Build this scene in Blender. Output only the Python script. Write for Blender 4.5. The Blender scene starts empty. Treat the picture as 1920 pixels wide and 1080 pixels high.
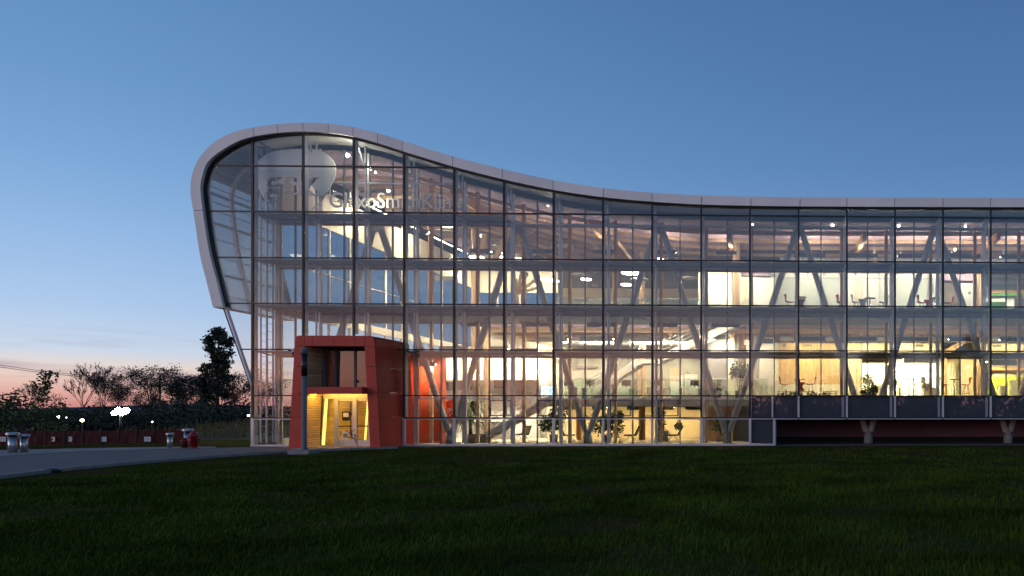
import bpy, bmesh, math, random
import numpy as np
from mathutils import Vector, Matrix, Euler
R = math.radians
scene = bpy.context.scene
col = scene.collection

# ------------------------------------------------------------------ camera
# level camera with a shifted lens; the facade is the plane y = 0, the ground z = 0
F, HY, PXC = 1350.0, 770.0, 1493.7
TH = 0.03239
CX, CY, CZ = 26.20, -37.12, 1.80
cam_data = bpy.data.cameras.new('camera')
cam_data.sensor_width = 36.0
cam_data.lens = F / 1920 * 36
cam_data.shift_x = (960 - PXC) / 1920
cam_data.shift_y = (HY - 540) / 1920
cam_data.clip_start = 0.2
cam_data.clip_end = 6000
cam = bpy.data.objects.new('camera', cam_data)
cam.location = (CX, CY, CZ)
cam.rotation_euler = (R(90), 0, -TH)
col.objects.link(cam)
scene.camera = cam
FWD = (math.sin(TH), math.cos(TH)); RGT = (math.cos(TH), -math.sin(TH))

# ------------------------------------------------------------------ render
scene.render.engine = 'CYCLES'
scene.view_settings.view_transform = 'Standard'
scene.view_settings.look = 'None'
scene.view_settings.exposure = 0.0
scene.view_settings.gamma = 1.0
cy = scene.cycles
cy.max_bounces = 8; cy.diffuse_bounces = 3; cy.glossy_bounces = 4
cy.transmission_bounces = 4; cy.transparent_max_bounces = 40
cy.sample_clamp_indirect = 4.0; cy.sample_clamp_direct = 0.0
cy.caustics_reflective = False; cy.caustics_refractive = False
cy.use_denoising = True
cy.use_light_tree = True

# ------------------------------------------------------------------ sky
def srgb(r, g, b, k=1.0):
    f = lambda c: (c / 255 / 12.92 if c / 255 <= 0.04045 else ((c / 255 + 0.055) / 1.055) ** 2.4) * k
    return (f(r), f(g), f(b), 1)

world = bpy.data.worlds.new('World'); scene.world = world
world.use_nodes = True
nt = world.node_tree; nt.nodes.clear()
def wn(t, **kw):
    n = nt.nodes.new(t)
    for k, v in kw.items(): setattr(n, k, v)
    return n
def wmath(op, a, b=None, c=None, clamp=False):
    n = wn('ShaderNodeMath', operation=op, use_clamp=clamp)
    for i, v in enumerate((a, b, c)):
        if v is None: continue
        if isinstance(v, (int, float)): n.inputs[i].default_value = v
        else: nt.links.new(v, n.inputs[i])
    return n.outputs[0]
def ramp(fac, stops, interp='LINEAR'):
    n = wn('ShaderNodeValToRGB'); e = n.color_ramp.elements
    n.color_ramp.interpolation = interp
    while len(e) < len(stops): e.new(0.5)
    for el, (p, c) in zip(e, stops): el.position = p; el.color = c
    nt.links.new(fac, n.inputs[0]); return n.outputs[0]
def wmix(f, a, b, blend='MIX'):
    n = wn('ShaderNodeMix', data_type='RGBA', blend_type=blend)
    for s, v in ((n.inputs[0], f), (n.inputs[6], a), (n.inputs[7], b)):
        if isinstance(v, (int, float)): s.default_value = v
        elif isinstance(v, tuple): s.default_value = v
        else: nt.links.new(v, s)
    return n.outputs[2]
tc = wn('ShaderNodeTexCoord'); sp = wn('ShaderNodeSeparateXYZ')
nt.links.new(tc.outputs['Generated'], sp.inputs[0])
elev = wmath('MULTIPLY', wmath('ARCSINE', sp.outputs[2]), 180 / math.pi)      # degrees
e01 = wmath('MULTIPLY', elev, 1 / 60, clamp=True)                              # 0..60 deg
# afterglow azimuth: behind and to the left of the camera
SUNAZ = Vector((-0.85, -0.527, 0)).normalized()
dx = wmath('MULTIPLY', sp.outputs[0], SUNAZ.x); dy = wmath('MULTIPLY', sp.outputs[1], SUNAZ.y)
hl = wmath('SQRT', wmath('MAXIMUM', wmath('SUBTRACT', 1.0, wmath('MULTIPLY', sp.outputs[2], sp.outputs[2])), 0.01))
az = wmath('DIVIDE', wmath('ADD', dx, dy), hl)                                 # 1 at the afterglow, -1 opposite
s_lin = wmath('MULTIPLY_ADD', az, 0.5, 0.5, clamp=True)
glow = wmath('POWER', s_lin, 1.6)
# sky away from the afterglow (what the camera sees)
far_sky = ramp(e01, [
    (0.0, srgb(206, 124, 124)), (0.014, srgb(230, 160, 152)), (0.030, srgb(242, 200, 188)), (0.044, srgb(238, 220, 216)),
    (0.058, srgb(208, 218, 240)), (0.10, srgb(174, 202, 242)), (0.17, srgb(144, 183, 234)), (0.235, srgb(118, 165, 221)),
    (0.31, srgb(99, 150, 207)), (0.40, srgb(86, 138, 195)), (0.52, srgb(74, 124, 182)), (0.75, srgb(56, 102, 158)), (1.0, srgb(44, 84, 138))])
near_sky = ramp(e01, [
    (0.0, srgb(224, 126, 100, 1.2)), (0.03, srgb(244, 150, 126, 1.45)), (0.065, srgb(242, 168, 152, 1.35)), (0.10, srgb(214, 176, 182, 1.0)),
    (0.14, srgb(188, 180, 206, 0.95)), (0.20, srgb(160, 168, 210, 0.95)), (0.32, srgb(114, 150, 204, 0.95)), (0.55, srgb(72, 122, 180)), (1.0, srgb(44, 84, 138))])
glow_r = ramp(s_lin, [(0.62, (0, 0, 0, 1)), (0.94, (1, 1, 1, 1))], 'EASE')
sky = wmix(glow_r, far_sky, near_sky)
# sky turns a little deeper away from the afterglow
sky = wmix(1.0, sky, ramp(s_lin, [(0.0, (0.56, 0.62, 0.72, 1)), (0.60, (1, 1, 1, 1))]), 'MULTIPLY')
# thin dusk cloud streaks close to the horizon
mp = wn('ShaderNodeMapping'); mp.inputs['Scale'].default_value = (2.2, 2.2, 30)
nt.links.new(tc.outputs['Generated'], mp.inputs[0])
nz = wn('ShaderNodeTexNoise'); nz.inputs['Scale'].default_value = 2.0; nz.inputs['Detail'].default_value = 5
nt.links.new(mp.outputs[0], nz.inputs['Vector'])
cl = ramp(nz.outputs[0], [(0.54, (0, 0, 0, 1)), (0.68, (1, 1, 1, 1))])
band = ramp(e01, [(0.0, (0.5, 0.5, 0.5, 1)), (0.03, (0.8, 0.8, 0.8, 1)), (0.055, (0.35, 0.35, 0.35, 1)), (0.10, (0.04, 0.04, 0.04, 1)), (0.16, (0.0, 0.0, 0.0, 1))])
band2 = ramp(e01, [(0.0, (0.5, 0.5, 0.5, 1)), (0.10, (0.8, 0.8, 0.8, 1)), (0.22, (0.25, 0.25, 0.25, 1)), (0.36, (0, 0, 0, 1))])
cf = wmath('MULTIPLY', cl, wmix(glow_r, band, band2))
sky = wmix(cf, sky, wmix(0.55, wmix(1.0, sky, (0.55, 0.50, 0.66, 1), 'MULTIPLY'), srgb(150, 128, 158)))
# real atmosphere for the sun that has just set, added faintly underneath
st = wn('ShaderNodeTexSky', sky_type='NISHITA'); st.sun_disc = False
st.sun_elevation = R(0.5); st.sun_rotation = math.atan2(SUNAZ.x, SUNAZ.y)
sky = wmix(0.004, sky, st.outputs[0], 'ADD')
hs = wn('ShaderNodeHueSaturation'); hs.inputs['Saturation'].default_value = 0.93; hs.inputs['Value'].default_value = 1.0
nt.links.new(sky, hs.inputs['Color']); sky = wmix(1.0, hs.outputs[0], (0.925, 0.97, 0.945, 1), 'MULTIPLY')
below = wmath('GREATER_THAN', sp.outputs[2], -0.02)
sky = wmix(below, (0.012, 0.014, 0.014, 1), sky)
bg = wn('ShaderNodeBackground'); out = wn('ShaderNodeOutputWorld')
nt.links.new(sky, bg.inputs[0]); bg.inputs[1].default_value = 1.0
nt.links.new(bg.outputs[0], out.inputs[0])

# last light of the set sun: very weak and very soft
sun_d = bpy.data.lights.new('sun', 'SUN'); sun_d.energy = 0.8; sun_d.angle = R(40); sun_d.color = (1.0, 0.80, 0.80)
sun = bpy.data.objects.new('sun', sun_d); col.objects.link(sun)
sun.rotation_euler = (-Vector((SUNAZ.x, SUNAZ.y, 0.16))).to_track_quat('-Z', 'Y').to_euler()

# ------------------------------------------------------------------ helpers
def W(px, py, Y):
    """the point of the vertical plane y = Y that this photograph position shows"""
    a = (px - PXC) / F; b = (HY - py) / F
    d = (FWD[0] + RGT[0] * a, FWD[1] + RGT[1] * a, b)
    t = (Y - CY) / d[1]
    return Vector((CX + d[0] * t, Y, CZ + b * t))
def WX(px, Y): return W(px, HY, Y).x
def WZ(px, py, Y): return W(px, py, Y).z
def G(px, py):
    a = (px - PXC) / F; b = (HY - py) / F
    t = -CZ / b
    return Vector((CX + (FWD[0] + RGT[0] * a) * t, CY + (FWD[1] + RGT[1] * a) * t, 0))

WM = {}
def put(o, M, parent=None):
    col.objects.link(o)
    if parent is not None:
        o.parent = parent
        o.matrix_parent_inverse = WM[parent.name].inverted()
    o.matrix_basis = M
    WM[o.name] = M.copy()
    return o
def tag(o, label=None, cat=None, group=None, kind=None):
    if label: o['label'] = label
    if cat: o['category'] = cat
    if group: o['group'] = group
    if kind: o['kind'] = kind
    return o
def empty(name, loc=(0, 0, 0), parent=None):
    o = bpy.data.objects.new(name, None); o.empty_display_size = 0.2
    return put(o, Matrix.Translation(loc), parent)
def thing(name, label, cat, loc=(0, 0, 0), group=None):
    return tag(empty(name, loc), label, cat, group)
def mesh(name, verts, faces, mat, parent=None, smooth=False, M=None):
    me = bpy.data.meshes.new(name)
    me.from_pydata([tuple(v) for v in verts], [], faces); me.update()
    me.materials.append(mat)
    if smooth: me.shade_smooth()
    return put(bpy.data.objects.new(name, me), M or Matrix.Identity(4), parent)
_cube = {}
def cube_data(mat):
    if mat.name not in _cube:
        me = bpy.data.meshes.new('block_' + mat.name)
        v = [(x, y, z) for z in (-.5, .5) for y in (-.5, .5) for x in (-.5, .5)]
        me.from_pydata(v, [], [(0, 2, 3, 1), (4, 5, 7, 6), (0, 1, 5, 4), (2, 6, 7, 3), (0, 4, 6, 2), (1, 3, 7, 5)])
        me.update(); me.materials.append(mat); _cube[mat.name] = me
    return _cube[mat.name]
def box(name, x, y, z, mat, parent=None):
    c = ((x[0] + x[1]) / 2, (y[0] + y[1]) / 2, (z[0] + z[1]) / 2)
    s = (abs(x[1] - x[0]), abs(y[1] - y[0]), abs(z[1] - z[0]))
    return put(bpy.data.objects.new(name, cube_data(mat)), Matrix.Translation(c) @ Matrix.Diagonal((*s, 1)), parent)
def pbox(name, x0, y0, x1, y1, Y, d, mat, parent=None):
    """box whose front face fills the photograph rectangle at depth Y, d deep"""
    a = W(x0, y1, Y); b = W(x1, y0, Y)
    return box(name, (a.x, b.x), (Y, Y + d), (a.z, b.z), mat, parent)
_cyl = {}
def cyl_data(mat, n=14):
    k = (mat.name, n)
    if k not in _cyl:
        me = bpy.data.meshes.new('rod_' + mat.name)
        v = [(math.cos(2 * math.pi * i / n), math.sin(2 * math.pi * i / n), z) for z in (0, 1) for i in range(n)]
        f = [(i, (i + 1) % n, n + (i + 1) % n, n + i) for i in range(n)] + [tuple(range(n))[::-1], tuple(range(n, 2 * n))]
        me.from_pydata(v, [], f); me.update(); me.materials.append(mat)
        for p in me.polygons[:n]: p.use_smooth = True
        _cyl[k] = me
    return _cyl[k]
def rod(name, p0, p1, r, mat, parent=None, n=14):
    p0 = Vector(p0); d = Vector(p1) - p0
    M = Matrix.Translation(p0) @ d.to_track_quat('Z', 'Y').to_matrix().to_4x4() @ Matrix.Diagonal((r, r, d.length, 1))
    return put(bpy.data.objects.new(name, cyl_data(mat, n)), M, parent)
def bar(name, p0, p1, w, h, mat, parent=None):
    """square bar of width w (horizontal) and depth h between two points"""
    p0 = Vector(p0); p1 = Vector(p1); d = p1 - p0
    q = d.to_track_quat('Y', 'Z').to_matrix().to_4x4()
    M = Matrix.Translation((p0 + p1) / 2) @ q @ Matrix.Diagonal((w, d.length, h, 1))
    return put(bpy.data.objects.new(name, cube_data(mat)), M, parent)
def prism(name, pts, y0, y1, mat, parent=None):
    """polygon given in x,z (counter-clockwise seen from -y) between y0 and y1"""
    n = len(pts)
    v = [(p[0], y0, p[1]) for p in pts] + [(p[0], y1, p[1]) for p in pts]
    f = [tuple(range(n)), tuple(range(2 * n - 1, n - 1, -1))] + [((i + 1) % n, i, n + i, n + (i + 1) % n) for i in range(n)]
    return mesh(name, v, f, mat, parent)
def lathe(name, prof, mat, parent=None, n=24, M=None, smooth=True):
    v = []; f = []
    for r, z in prof:
        v += [(r * math.cos(2 * math.pi * i / n), r * math.sin(2 * math.pi * i / n), z) for i in range(n)]
    for k in range(len(prof) - 1):
        for i in range(n):
            f.append((k * n + i, k * n + (i + 1) % n, (k + 1) * n + (i + 1) % n, (k + 1) * n + i))
    f.append(tuple(range(n))[::-1]); f.append(tuple(range((len(prof) - 1) * n, len(prof) * n)))
    o = mesh(name, v, f, mat, parent, M=M)
    if smooth:
        for p in o.data.polygons[:-2]: p.use_smooth = True
    return o
def copy_tree(o, M, parent=None):
    c = o.copy(); col.objects.link(c)
    if parent is not None:
        c.parent = parent
    else:
        c.matrix_basis = M
        WM[c.name] = M.copy()
    for ch in list(o.children): copy_tree(ch, None, c)
    return c
def TRS(loc, rz=0, s=1.0): return Matrix.Translation(loc) @ Matrix.Rotation(rz, 4, 'Z') @ Matrix.Diagonal((s, s, s, 1))

# ------------------------------------------------------------------ materials
def mat(name, color, rough=0.6, metal=0.0, noise=0.0, scale=3.0, bump=0.0, bscale=40.0, spec=0.5, stretch=None, coat=0.0, var=0.0):
    m = bpy.data.materials.new(name); m.use_nodes = True
    t = m.node_tree; p = t.nodes['Principled BSDF']
    p.inputs['Base Color'].default_value = (*color, 1)
    p.inputs['Roughness'].default_value = rough; p.inputs['Metallic'].default_value = metal
    p.inputs['Specular IOR Level'].default_value = spec
    p.inputs['Coat Weight'].default_value = coat
    if noise or bump:
        geo = t.nodes.new('ShaderNodeNewGeometry'); src = geo.outputs['Position']
        if stretch:
            mpn = t.nodes.new('ShaderNodeMapping'); mpn.inputs['Scale'].default_value = stretch
            t.links.new(src, mpn.inputs[0]); src = mpn.outputs[0]
    if noise:
        n = t.nodes.new('ShaderNodeTexNoise'); n.inputs['Scale'].default_value = scale; n.inputs['Detail'].default_value = 6
        t.links.new(src, n.inputs['Vector'])
        r = t.nodes.new('ShaderNodeMapRange'); r.inputs[1].default_value = 0.3; r.inputs[2].default_value = 0.7
        r.inputs[3].default_value = 1 - noise; r.inputs[4].default_value = 1 + noise
        t.links.new(n.outputs[0], r.inputs[0])
        mx = t.nodes.new('ShaderNodeVectorMath'); mx.operation = 'SCALE'; mx.inputs[0].default_value = color
        t.links.new(r.outputs[0], mx.inputs['Scale']); t.links.new(mx.outputs[0], p.inputs['Base Color'])
    if var:
        oi = t.nodes.new('ShaderNodeObjectInfo'); vr = t.nodes.new('ShaderNodeMapRange')
        vr.inputs[3].default_value = 1 - var; vr.inputs[4].default_value = 1 + var; t.links.new(oi.outputs['Random'], vr.inputs[0])
        vx = t.nodes.new('ShaderNodeVectorMath'); vx.operation = 'SCALE'; vx.inputs[0].default_value = color
        if noise: t.links.new(mx.outputs[0], vx.inputs[0])
        t.links.new(vr.outputs[0], vx.inputs['Scale']); t.links.new(vx.outputs[0], p.inputs['Base Color'])
    if bump:
        n2 = t.nodes.new('ShaderNodeTexNoise'); n2.inputs['Scale'].default_value = bscale; n2.inputs['Detail'].default_value = 4
        t.links.new(src, n2.inputs['Vector'])
        b = t.nodes.new('ShaderNodeBump'); b.inputs['Strength'].default_value = bump; b.inputs['Distance'].default_value = 0.02
        t.links.new(n2.outputs[0], b.inputs['Height']); t.links.new(b.outputs[0], p.inputs['Normal'])
    return m
def emis(name, color, strength):
    m = bpy.data.materials.new(name); m.use_nodes = True
    p = m.node_tree.nodes['Principled BSDF']
    p.inputs['Base Color'].default_value = (0.8, 0.8, 0.8, 1)
    p.inputs['Emission Color'].default_value = (*color, 1); p.inputs['Emission Strength'].default_value = strength
    return m
def glass(name, tint, base, ior, rough=0.0, wav=0.0, tilt=0.014):
    """thin pane: what passes straight through, and a mirror share that grows with the angle"""
    m = bpy.data.materials.new(name); m.use_nodes = True
    t = m.node_tree; t.nodes.clear()
    o = t.nodes.new('ShaderNodeOutputMaterial'); mx = t.nodes.new('ShaderNodeMixShader')
    tr = t.nodes.new('ShaderNodeBsdfTransparent'); tr.inputs[0].default_value = (*tint, 1)
    gl = t.nodes.new('ShaderNodeBsdfGlossy'); gl.inputs['Roughness'].default_value = rough
    fr = t.nodes.new('ShaderNodeFresnel'); fr.inputs[0].default_value = ior
    # the exit face of the pane must not turn into a total-reflection mirror
    geo = t.nodes.new('ShaderNodeNewGeometry')
    dt = t.nodes.new('ShaderNodeVectorMath'); dt.operation = 'DOT_PRODUCT'
    t.links.new(geo.outputs['Incoming'], dt.inputs[0]); t.links.new(geo.outputs['Normal'], dt.inputs[1])
    ab = t.nodes.new('ShaderNodeMath'); ab.operation = 'ABSOLUTE'; t.links.new(dt.outputs['Value'], ab.inputs[0])
    iv = t.nodes.new('ShaderNodeMath'); iv.operation = 'SUBTRACT'; iv.inputs[0].default_value = 1.0; t.links.new(ab.outputs[0], iv.inputs[1])
    pw = t.nodes.new('ShaderNodeMath'); pw.operation = 'POWER'; pw.inputs[1].default_value = 4.0; t.links.new(iv.outputs[0], pw.inputs[0])
    ma = t.nodes.new('ShaderNodeMath'); ma.operation = 'MULTIPLY_ADD'; ma.use_clamp = True
    ma.inputs[1].default_value = ior; ma.inputs[2].default_value = base
    t.links.new(pw.outputs[0], ma.inputs[0]); t.nodes.remove(fr)
    # no two panes hang in exactly the same plane
    oi = t.nodes.new('ShaderNodeObjectInfo'); wnz = t.nodes.new('ShaderNodeTexWhiteNoise'); wnz.noise_dimensions = '1D'
    t.links.new(oi.outputs['Random'], wnz.inputs['W'])
    v1 = t.nodes.new('ShaderNodeVectorMath'); v1.operation = 'MULTIPLY_ADD'; v1.inputs[1].default_value = (tilt,) * 3; v1.inputs[2].default_value = (-tilt / 2,) * 3
    t.links.new(wnz.outputs['Color'], v1.inputs[0])
    v2 = t.nodes.new('ShaderNodeVectorMath'); v2.operation = 'ADD'; t.links.new(geo.outputs['Normal'], v2.inputs[0]); t.links.new(v1.outputs[0], v2.inputs[1])
    v3 = t.nodes.new('ShaderNodeVectorMath'); v3.operation = 'NORMALIZE'; t.links.new(v2.outputs[0], v3.inputs[0]); t.links.new(v3.outputs[0], gl.inputs['Normal'])
    if wav:
        n2 = t.nodes.new('ShaderNodeTexNoise'); n2.inputs['Scale'].default_value = 0.9; n2.inputs['Detail'].default_value = 2
        t.links.new(geo.outputs['Position'], n2.inputs['Vector'])
        b = t.nodes.new('ShaderNodeBump'); b.inputs['Strength'].default_value = wav; b.inputs['Distance'].default_value = 0.05
        t.links.new(n2.outputs[0], b.inputs['Height']); t.links.new(v3.outputs[0], b.inputs['Normal']); t.links.new(b.outputs[0], gl.inputs['Normal'])
    t.links.new(ma.outputs[0], mx.inputs[0]); t.links.new(tr.outputs[0], mx.inputs[1]); t.links.new(gl.outputs[0], mx.inputs[2])
    t.links.new(mx.outputs[0], o.inputs[0])
    return m

M_glass = glass('clear_outer_glass', (0.975, 0.985, 0.985), 0.085, 0.5, wav=0.02)
M_iglass = glass('clear_inner_glass', (0.97, 0.98, 0.975), 0.02, 0.35)
M_dglass = glass('door_glass', (0.95, 0.96, 0.95), 0.045, 0.45, wav=0.02)
M_pglass = glass('mirror_tint_glass', (0.55, 0.52, 0.5), 0.16, 0.5, wav=0.02)
M_wglass = glass('blue_window_glass', (0.56, 0.64, 0.68), 0.03, 0.35)
M_rail_glass = glass('balustrade_glass', (0.86, 0.94, 0.90), 0.03, 0.3)
M_frost = mat('frosted_glass', (0.62, 0.66, 0.60), 0.25, noise=0.04, scale=0.7)
M_black = mat('black_anodised', (0.012, 0.013, 0.015), 0.35, noise=0.2, scale=2)
M_alu = mat('pale_aluminium', (0.64, 0.64, 0.66), 0.38, 0.35, noise=0.06, scale=2)
M_steel = mat('galvanised_steel', (0.50, 0.53, 0.57), 0.42, 0.3, noise=0.1, scale=4)
M_fascia = mat('fascia_panel', (0.84, 0.83, 0.81), 0.42, 0.0, noise=0.05, scale=0.8, var=0.07, stretch=(1.2, 1, .5))
M_roof = mat('roof_membrane', (0.30, 0.30, 0.31), 0.8, noise=0.15, scale=0.6)
M_soffit = mat('soffit_panel', (0.66, 0.66, 0.62), 0.6, noise=0.06, scale=1.5)
M_slate = mat('slate_spandrel', (0.075, 0.09, 0.115), 0.22, noise=0.12, scale=0.7)
M_tube = mat('painted_steel_tube', (0.50, 0.47, 0.44), 0.45, noise=0.08, scale=1.0)
M_wood = mat('glulam_wood', (0.50, 0.27, 0.115), 0.5, noise=0.22, scale=2.0, stretch=(5, 5, 0.6))
M_woodp = mat('pale_wood', (0.60, 0.42, 0.27), 0.5, noise=0.12, scale=1.5, stretch=(4, 4, 0.5))
M_plank = mat('cedar_plank', (0.64, 0.50, 0.27), 0.5, noise=0.28, scale=3.0, stretch=(0.7, 0.7, 8), var=0.18)
M_white = mat('white_plaster', (0.78, 0.76, 0.71), 0.7, noise=0.03, scale=0.6)
M_cream = mat('cream_panel', (0.74, 0.66, 0.50), 0.6, noise=0.04, scale=0.8)
M_putty = mat('putty_wall', (0.40, 0.40, 0.34), 0.7, noise=0.05, scale=0.6)
M_greyw = mat('grey_wall', (0.24, 0.235, 0.245), 0.7, noise=0.06, scale=0.6)
M_ceil = mat('ceiling_deck', (0.40, 0.29, 0.36), 0.7, noise=0.08, scale=0.8)
M_cat = mat('catwalk_grating', (0.15, 0.19, 0.25), 0.5, 0.2, noise=0.1)
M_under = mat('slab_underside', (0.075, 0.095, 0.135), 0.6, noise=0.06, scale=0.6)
M_conc = mat('concrete', (0.30, 0.30, 0.31), 0.8, noise=0.16, scale=3, bump=0.15)
M_floor = mat('terrazzo_floor', (0.50, 0.45, 0.36), 0.35, noise=0.06, scale=6)
M_carpet = mat('carpet', (0.20, 0.19, 0.18), 0.9, noise=0.1, scale=8)
M_red = mat('red_panel', (0.52, 0.052, 0.034), 0.48, noise=0.10, scale=1.0, spec=0.35, var=0.08)
M_redin = mat('orange_red_wall', (0.62, 0.075, 0.018), 0.5, noise=0.05, scale=0.8)
M_maroon = mat('maroon_wall', (0.26, 0.115, 0.14), 0.6, noise=0.2, scale=0.7)
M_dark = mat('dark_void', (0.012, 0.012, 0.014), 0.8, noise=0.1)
M_redseat = mat('red_seat_shell', (0.46, 0.025, 0.03), 0.35, noise=0.05)
M_oseat = mat('orange_seat_shell', (0.62, 0.11, 0.03), 0.35, noise=0.05)
M_gseat = mat('grey_seat_shell', (0.30, 0.38, 0.40), 0.35, noise=0.05)
M_chrome = mat('chrome', (0.6, 0.6, 0.6), 0.2, 0.9, noise=0.05)
M_dtop = mat('dark_table_top', (0.06, 0.055, 0.055), 0.35, noise=0.1)
M_green = mat('lime_green_panel', (0.30, 0.42, 0.03), 0.5, noise=0.05)
M_mgreen = mat('mid_green_upholstery', (0.10, 0.30, 0.06), 0.6, noise=0.06)
M_leaf_in = mat('indoor_leaf', (0.045, 0.10, 0.025), 0.5, noise=0.3, scale=4)
M_leaf = mat('tree_leaf', (0.035, 0.048, 0.018), 0.6, noise=0.4, scale=0.8)
M_leafd = mat('poplar_leaf', (0.028, 0.042, 0.020), 0.6, noise=0.4, scale=0.8)
M_leafr = mat('reddish_leaf', (0.048, 0.032, 0.022), 0.6, noise=0.3, scale=0.8)
M_bush = mat('bush_leaf', (0.05, 0.08, 0.018), 0.6, noise=0.4, scale=1.0)
M_bark = mat('bark', (0.032, 0.026, 0.024), 0.85, noise=0.3, scale=3)
M_terra = mat('planter_clay', (0.30, 0.24, 0.19), 0.7, noise=0.1)
M_paper = mat('paper', (0.78, 0.77, 0.72), 0.7, noise=0.03)
M_hyd = mat('hydrant_red', (0.24, 0.010, 0.012), 0.4, noise=0.15, scale=6)
M_meshf = mat('red_barrier_fabric', (0.085, 0.010, 0.006), 0.8, noise=0.3, scale=3)
M_post = mat('lamp_post_paint', (0.14, 0.155, 0.17), 0.6, 0.0, noise=0.1, scale=3)
M_letter = mat('letter_face', (0.88, 0.84, 0.70), 0.35, noise=0.03)
M_emblem = mat('emblem_panel', (0.86, 0.84, 0.76), 0.40, noise=0.05, scale=0.8)
M_leather = mat('black_leather', (0.02, 0.018, 0.016), 0.45, noise=0.1)
M_screen = emis('screen_glow', (0.35, 0.75, 0.95), 1.5)
M_exit = emis('exit_sign_glow', (1.0, 0.10, 0.08), 1.6)
M_greenlit = emis('green_exit_glow', (0.1, 0.8, 0.3), 0.5)
L_warm = emis('warm_lamp', (1.0, 0.82, 0.56), 409.1)
L_yel = emis('yellow_lamp', (1.0, 0.68, 0.28), 148.6)
L_room2 = emis('room_lamp_yellow', (1.0, 0.77, 0.34), 233.3)
L_room3 = emis('room_lamp_white', (1.0, 0.90, 0.66), 158.6)
L_disc = emis('disc_lamp', (1.0, 0.86, 0.62), 11.2)
L_spot = emis('spot_lamp', (1.0, 0.93, 0.70), 40)
L_flood = emis('flood_lamp', (1.0, 1.0, 0.82), 135.0)
L_small = emis('far_lamp', (1.0, 0.85, 0.35), 14)
L_cove = emis('added_wash_lamp', (1.0, 0.80, 0.50), 288.0)  # glow of the lamps added at the back and end walls
L_up = emis('added_uplight', (1.0, 0.84, 0.66), 97.4)  # glow added on top of upper fixtures to brighten the ceiling
M_tpost = mat('pale_timber', (0.60, 0.50, 0.38), 0.5, noise=0.1)
L_vlamp = emis('vestibule_lamp', (1.0, 0.60, 0.10), 70)
L_vest = emis('vestibule_strip', (1.0, 0.70, 0.14), 1.9)

# ================================================================== ground
def ground_material():
    m = bpy.data.materials.new('lawn_soil'); m.use_nodes = True
    t = m.node_tree; p = t.nodes['Principled BSDF']; p.inputs['Roughness'].default_value = 0.95
    p.inputs['Specular IOR Level'].default_value = 0.0
    g = t.nodes.new('ShaderNodeNewGeometry')
    n1 = t.nodes.new('ShaderNodeTexNoise'); n1.inputs['Scale'].default_value = 0.35; n1.inputs['Detail'].default_value = 6
    n2 = t.nodes.new('ShaderNodeTexNoise'); n2.inputs['Scale'].default_value = 9; n2.inputs['Detail'].default_value = 6
    r1 = t.nodes.new('ShaderNodeValToRGB'); e = r1.color_ramp.elements
    e[0].position = 0.38; e[0].color = (0.034, 0.054, 0.008, 1); e[1].position = 0.62; e[1].color = (0.066, 0.050, 0.022, 1)
    r2 = t.nodes.new('ShaderNodeMapRange'); r2.inputs[3].default_value = 0.45; r2.inputs[4].default_value = 1.5
    mx = t.nodes.new('ShaderNodeMix'); mx.data_type = 'RGBA'; mx.blend_type = 'MULTIPLY'; mx.inputs[0].default_value = 1
    t.links.new(g.outputs['Position'], n1.inputs['Vector']); t.links.new(g.outputs['Position'], n2.inputs['Vector'])
    t.links.new(n1.outputs[0], r1.inputs[0]); t.links.new(n2.outputs[0], r2.inputs[0])
    t.links.new(r1.outputs[0], mx.inputs[6]); t.links.new(r2.outputs[0], mx.inputs[7])
    t.links.new(mx.outputs[2], p.inputs['Base Color'])
    b = t.nodes.new('ShaderNodeBump'); b.inputs['Strength'].default_value = 0.8; b.inputs['Distance'].default_value = 0.08
    t.links.new(n2.outputs[0], b.inputs['Height']); t.links.new(b.outputs[0], p.inputs['Normal'])
    return m
M_lawn = ground_material()
gs = 2500
tag(mesh('ground', [(-gs, -gs, 0), (gs, -gs, 0), (gs, gs, 0), (-gs, gs, 0)], [(0, 1, 2, 3)], M_lawn), 'dark green lawn sheet reaching to the hills', None, None, 'structure')

def asphalt(name, c, sc):
    return mat(name, c, 0.75, noise=0.16, scale=sc, bump=0.3, bscale=60, spec=0.3)
M_road = asphalt('asphalt', (0.125, 0.115, 0.105), 1.2)
M_walk = asphalt('pale_concrete_walk', (0.27, 0.25, 0.23), 0.9)
M_kerb = mat('kerb_concrete', (0.25, 0.25, 0.25), 0.8, noise=0.15, scale=4, bump=0.2)
def sheet(name, pts, z, m, label):
    return tag(mesh(name, [(p.x, p.y, z) for p in pts], [tuple(range(len(pts)))], m), label, None, None, 'structure')
near_edge = [G(-420, 946), G(0, 897), G(135, 881), G(270, 868.5), G(430, 856), G(560, 847.5), G(640, 844.5), G(745, 841)]
far_edge = [G(745, 837.5), G(545, 837.0), G(470, 838.2), G(330, 841.5), G(150, 847), G(0, 856), G(-420, 884)]
sheet('driveway', near_edge + far_edge, 0.006, M_road, 'grey asphalt driveway sweeping to the entrance')
sheet('sidewalk', [G(-420, 883.5), G(0, 855.6), G(150, 846.8), G(330, 841.3), G(405, 839.7), G(405, 837.6), G(300, 838.4), G(150, 840.8), G(0, 844.5), G(-420, 858)], 0.012, M_walk, 'pale concrete strip along the far side of the driveway')
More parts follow.
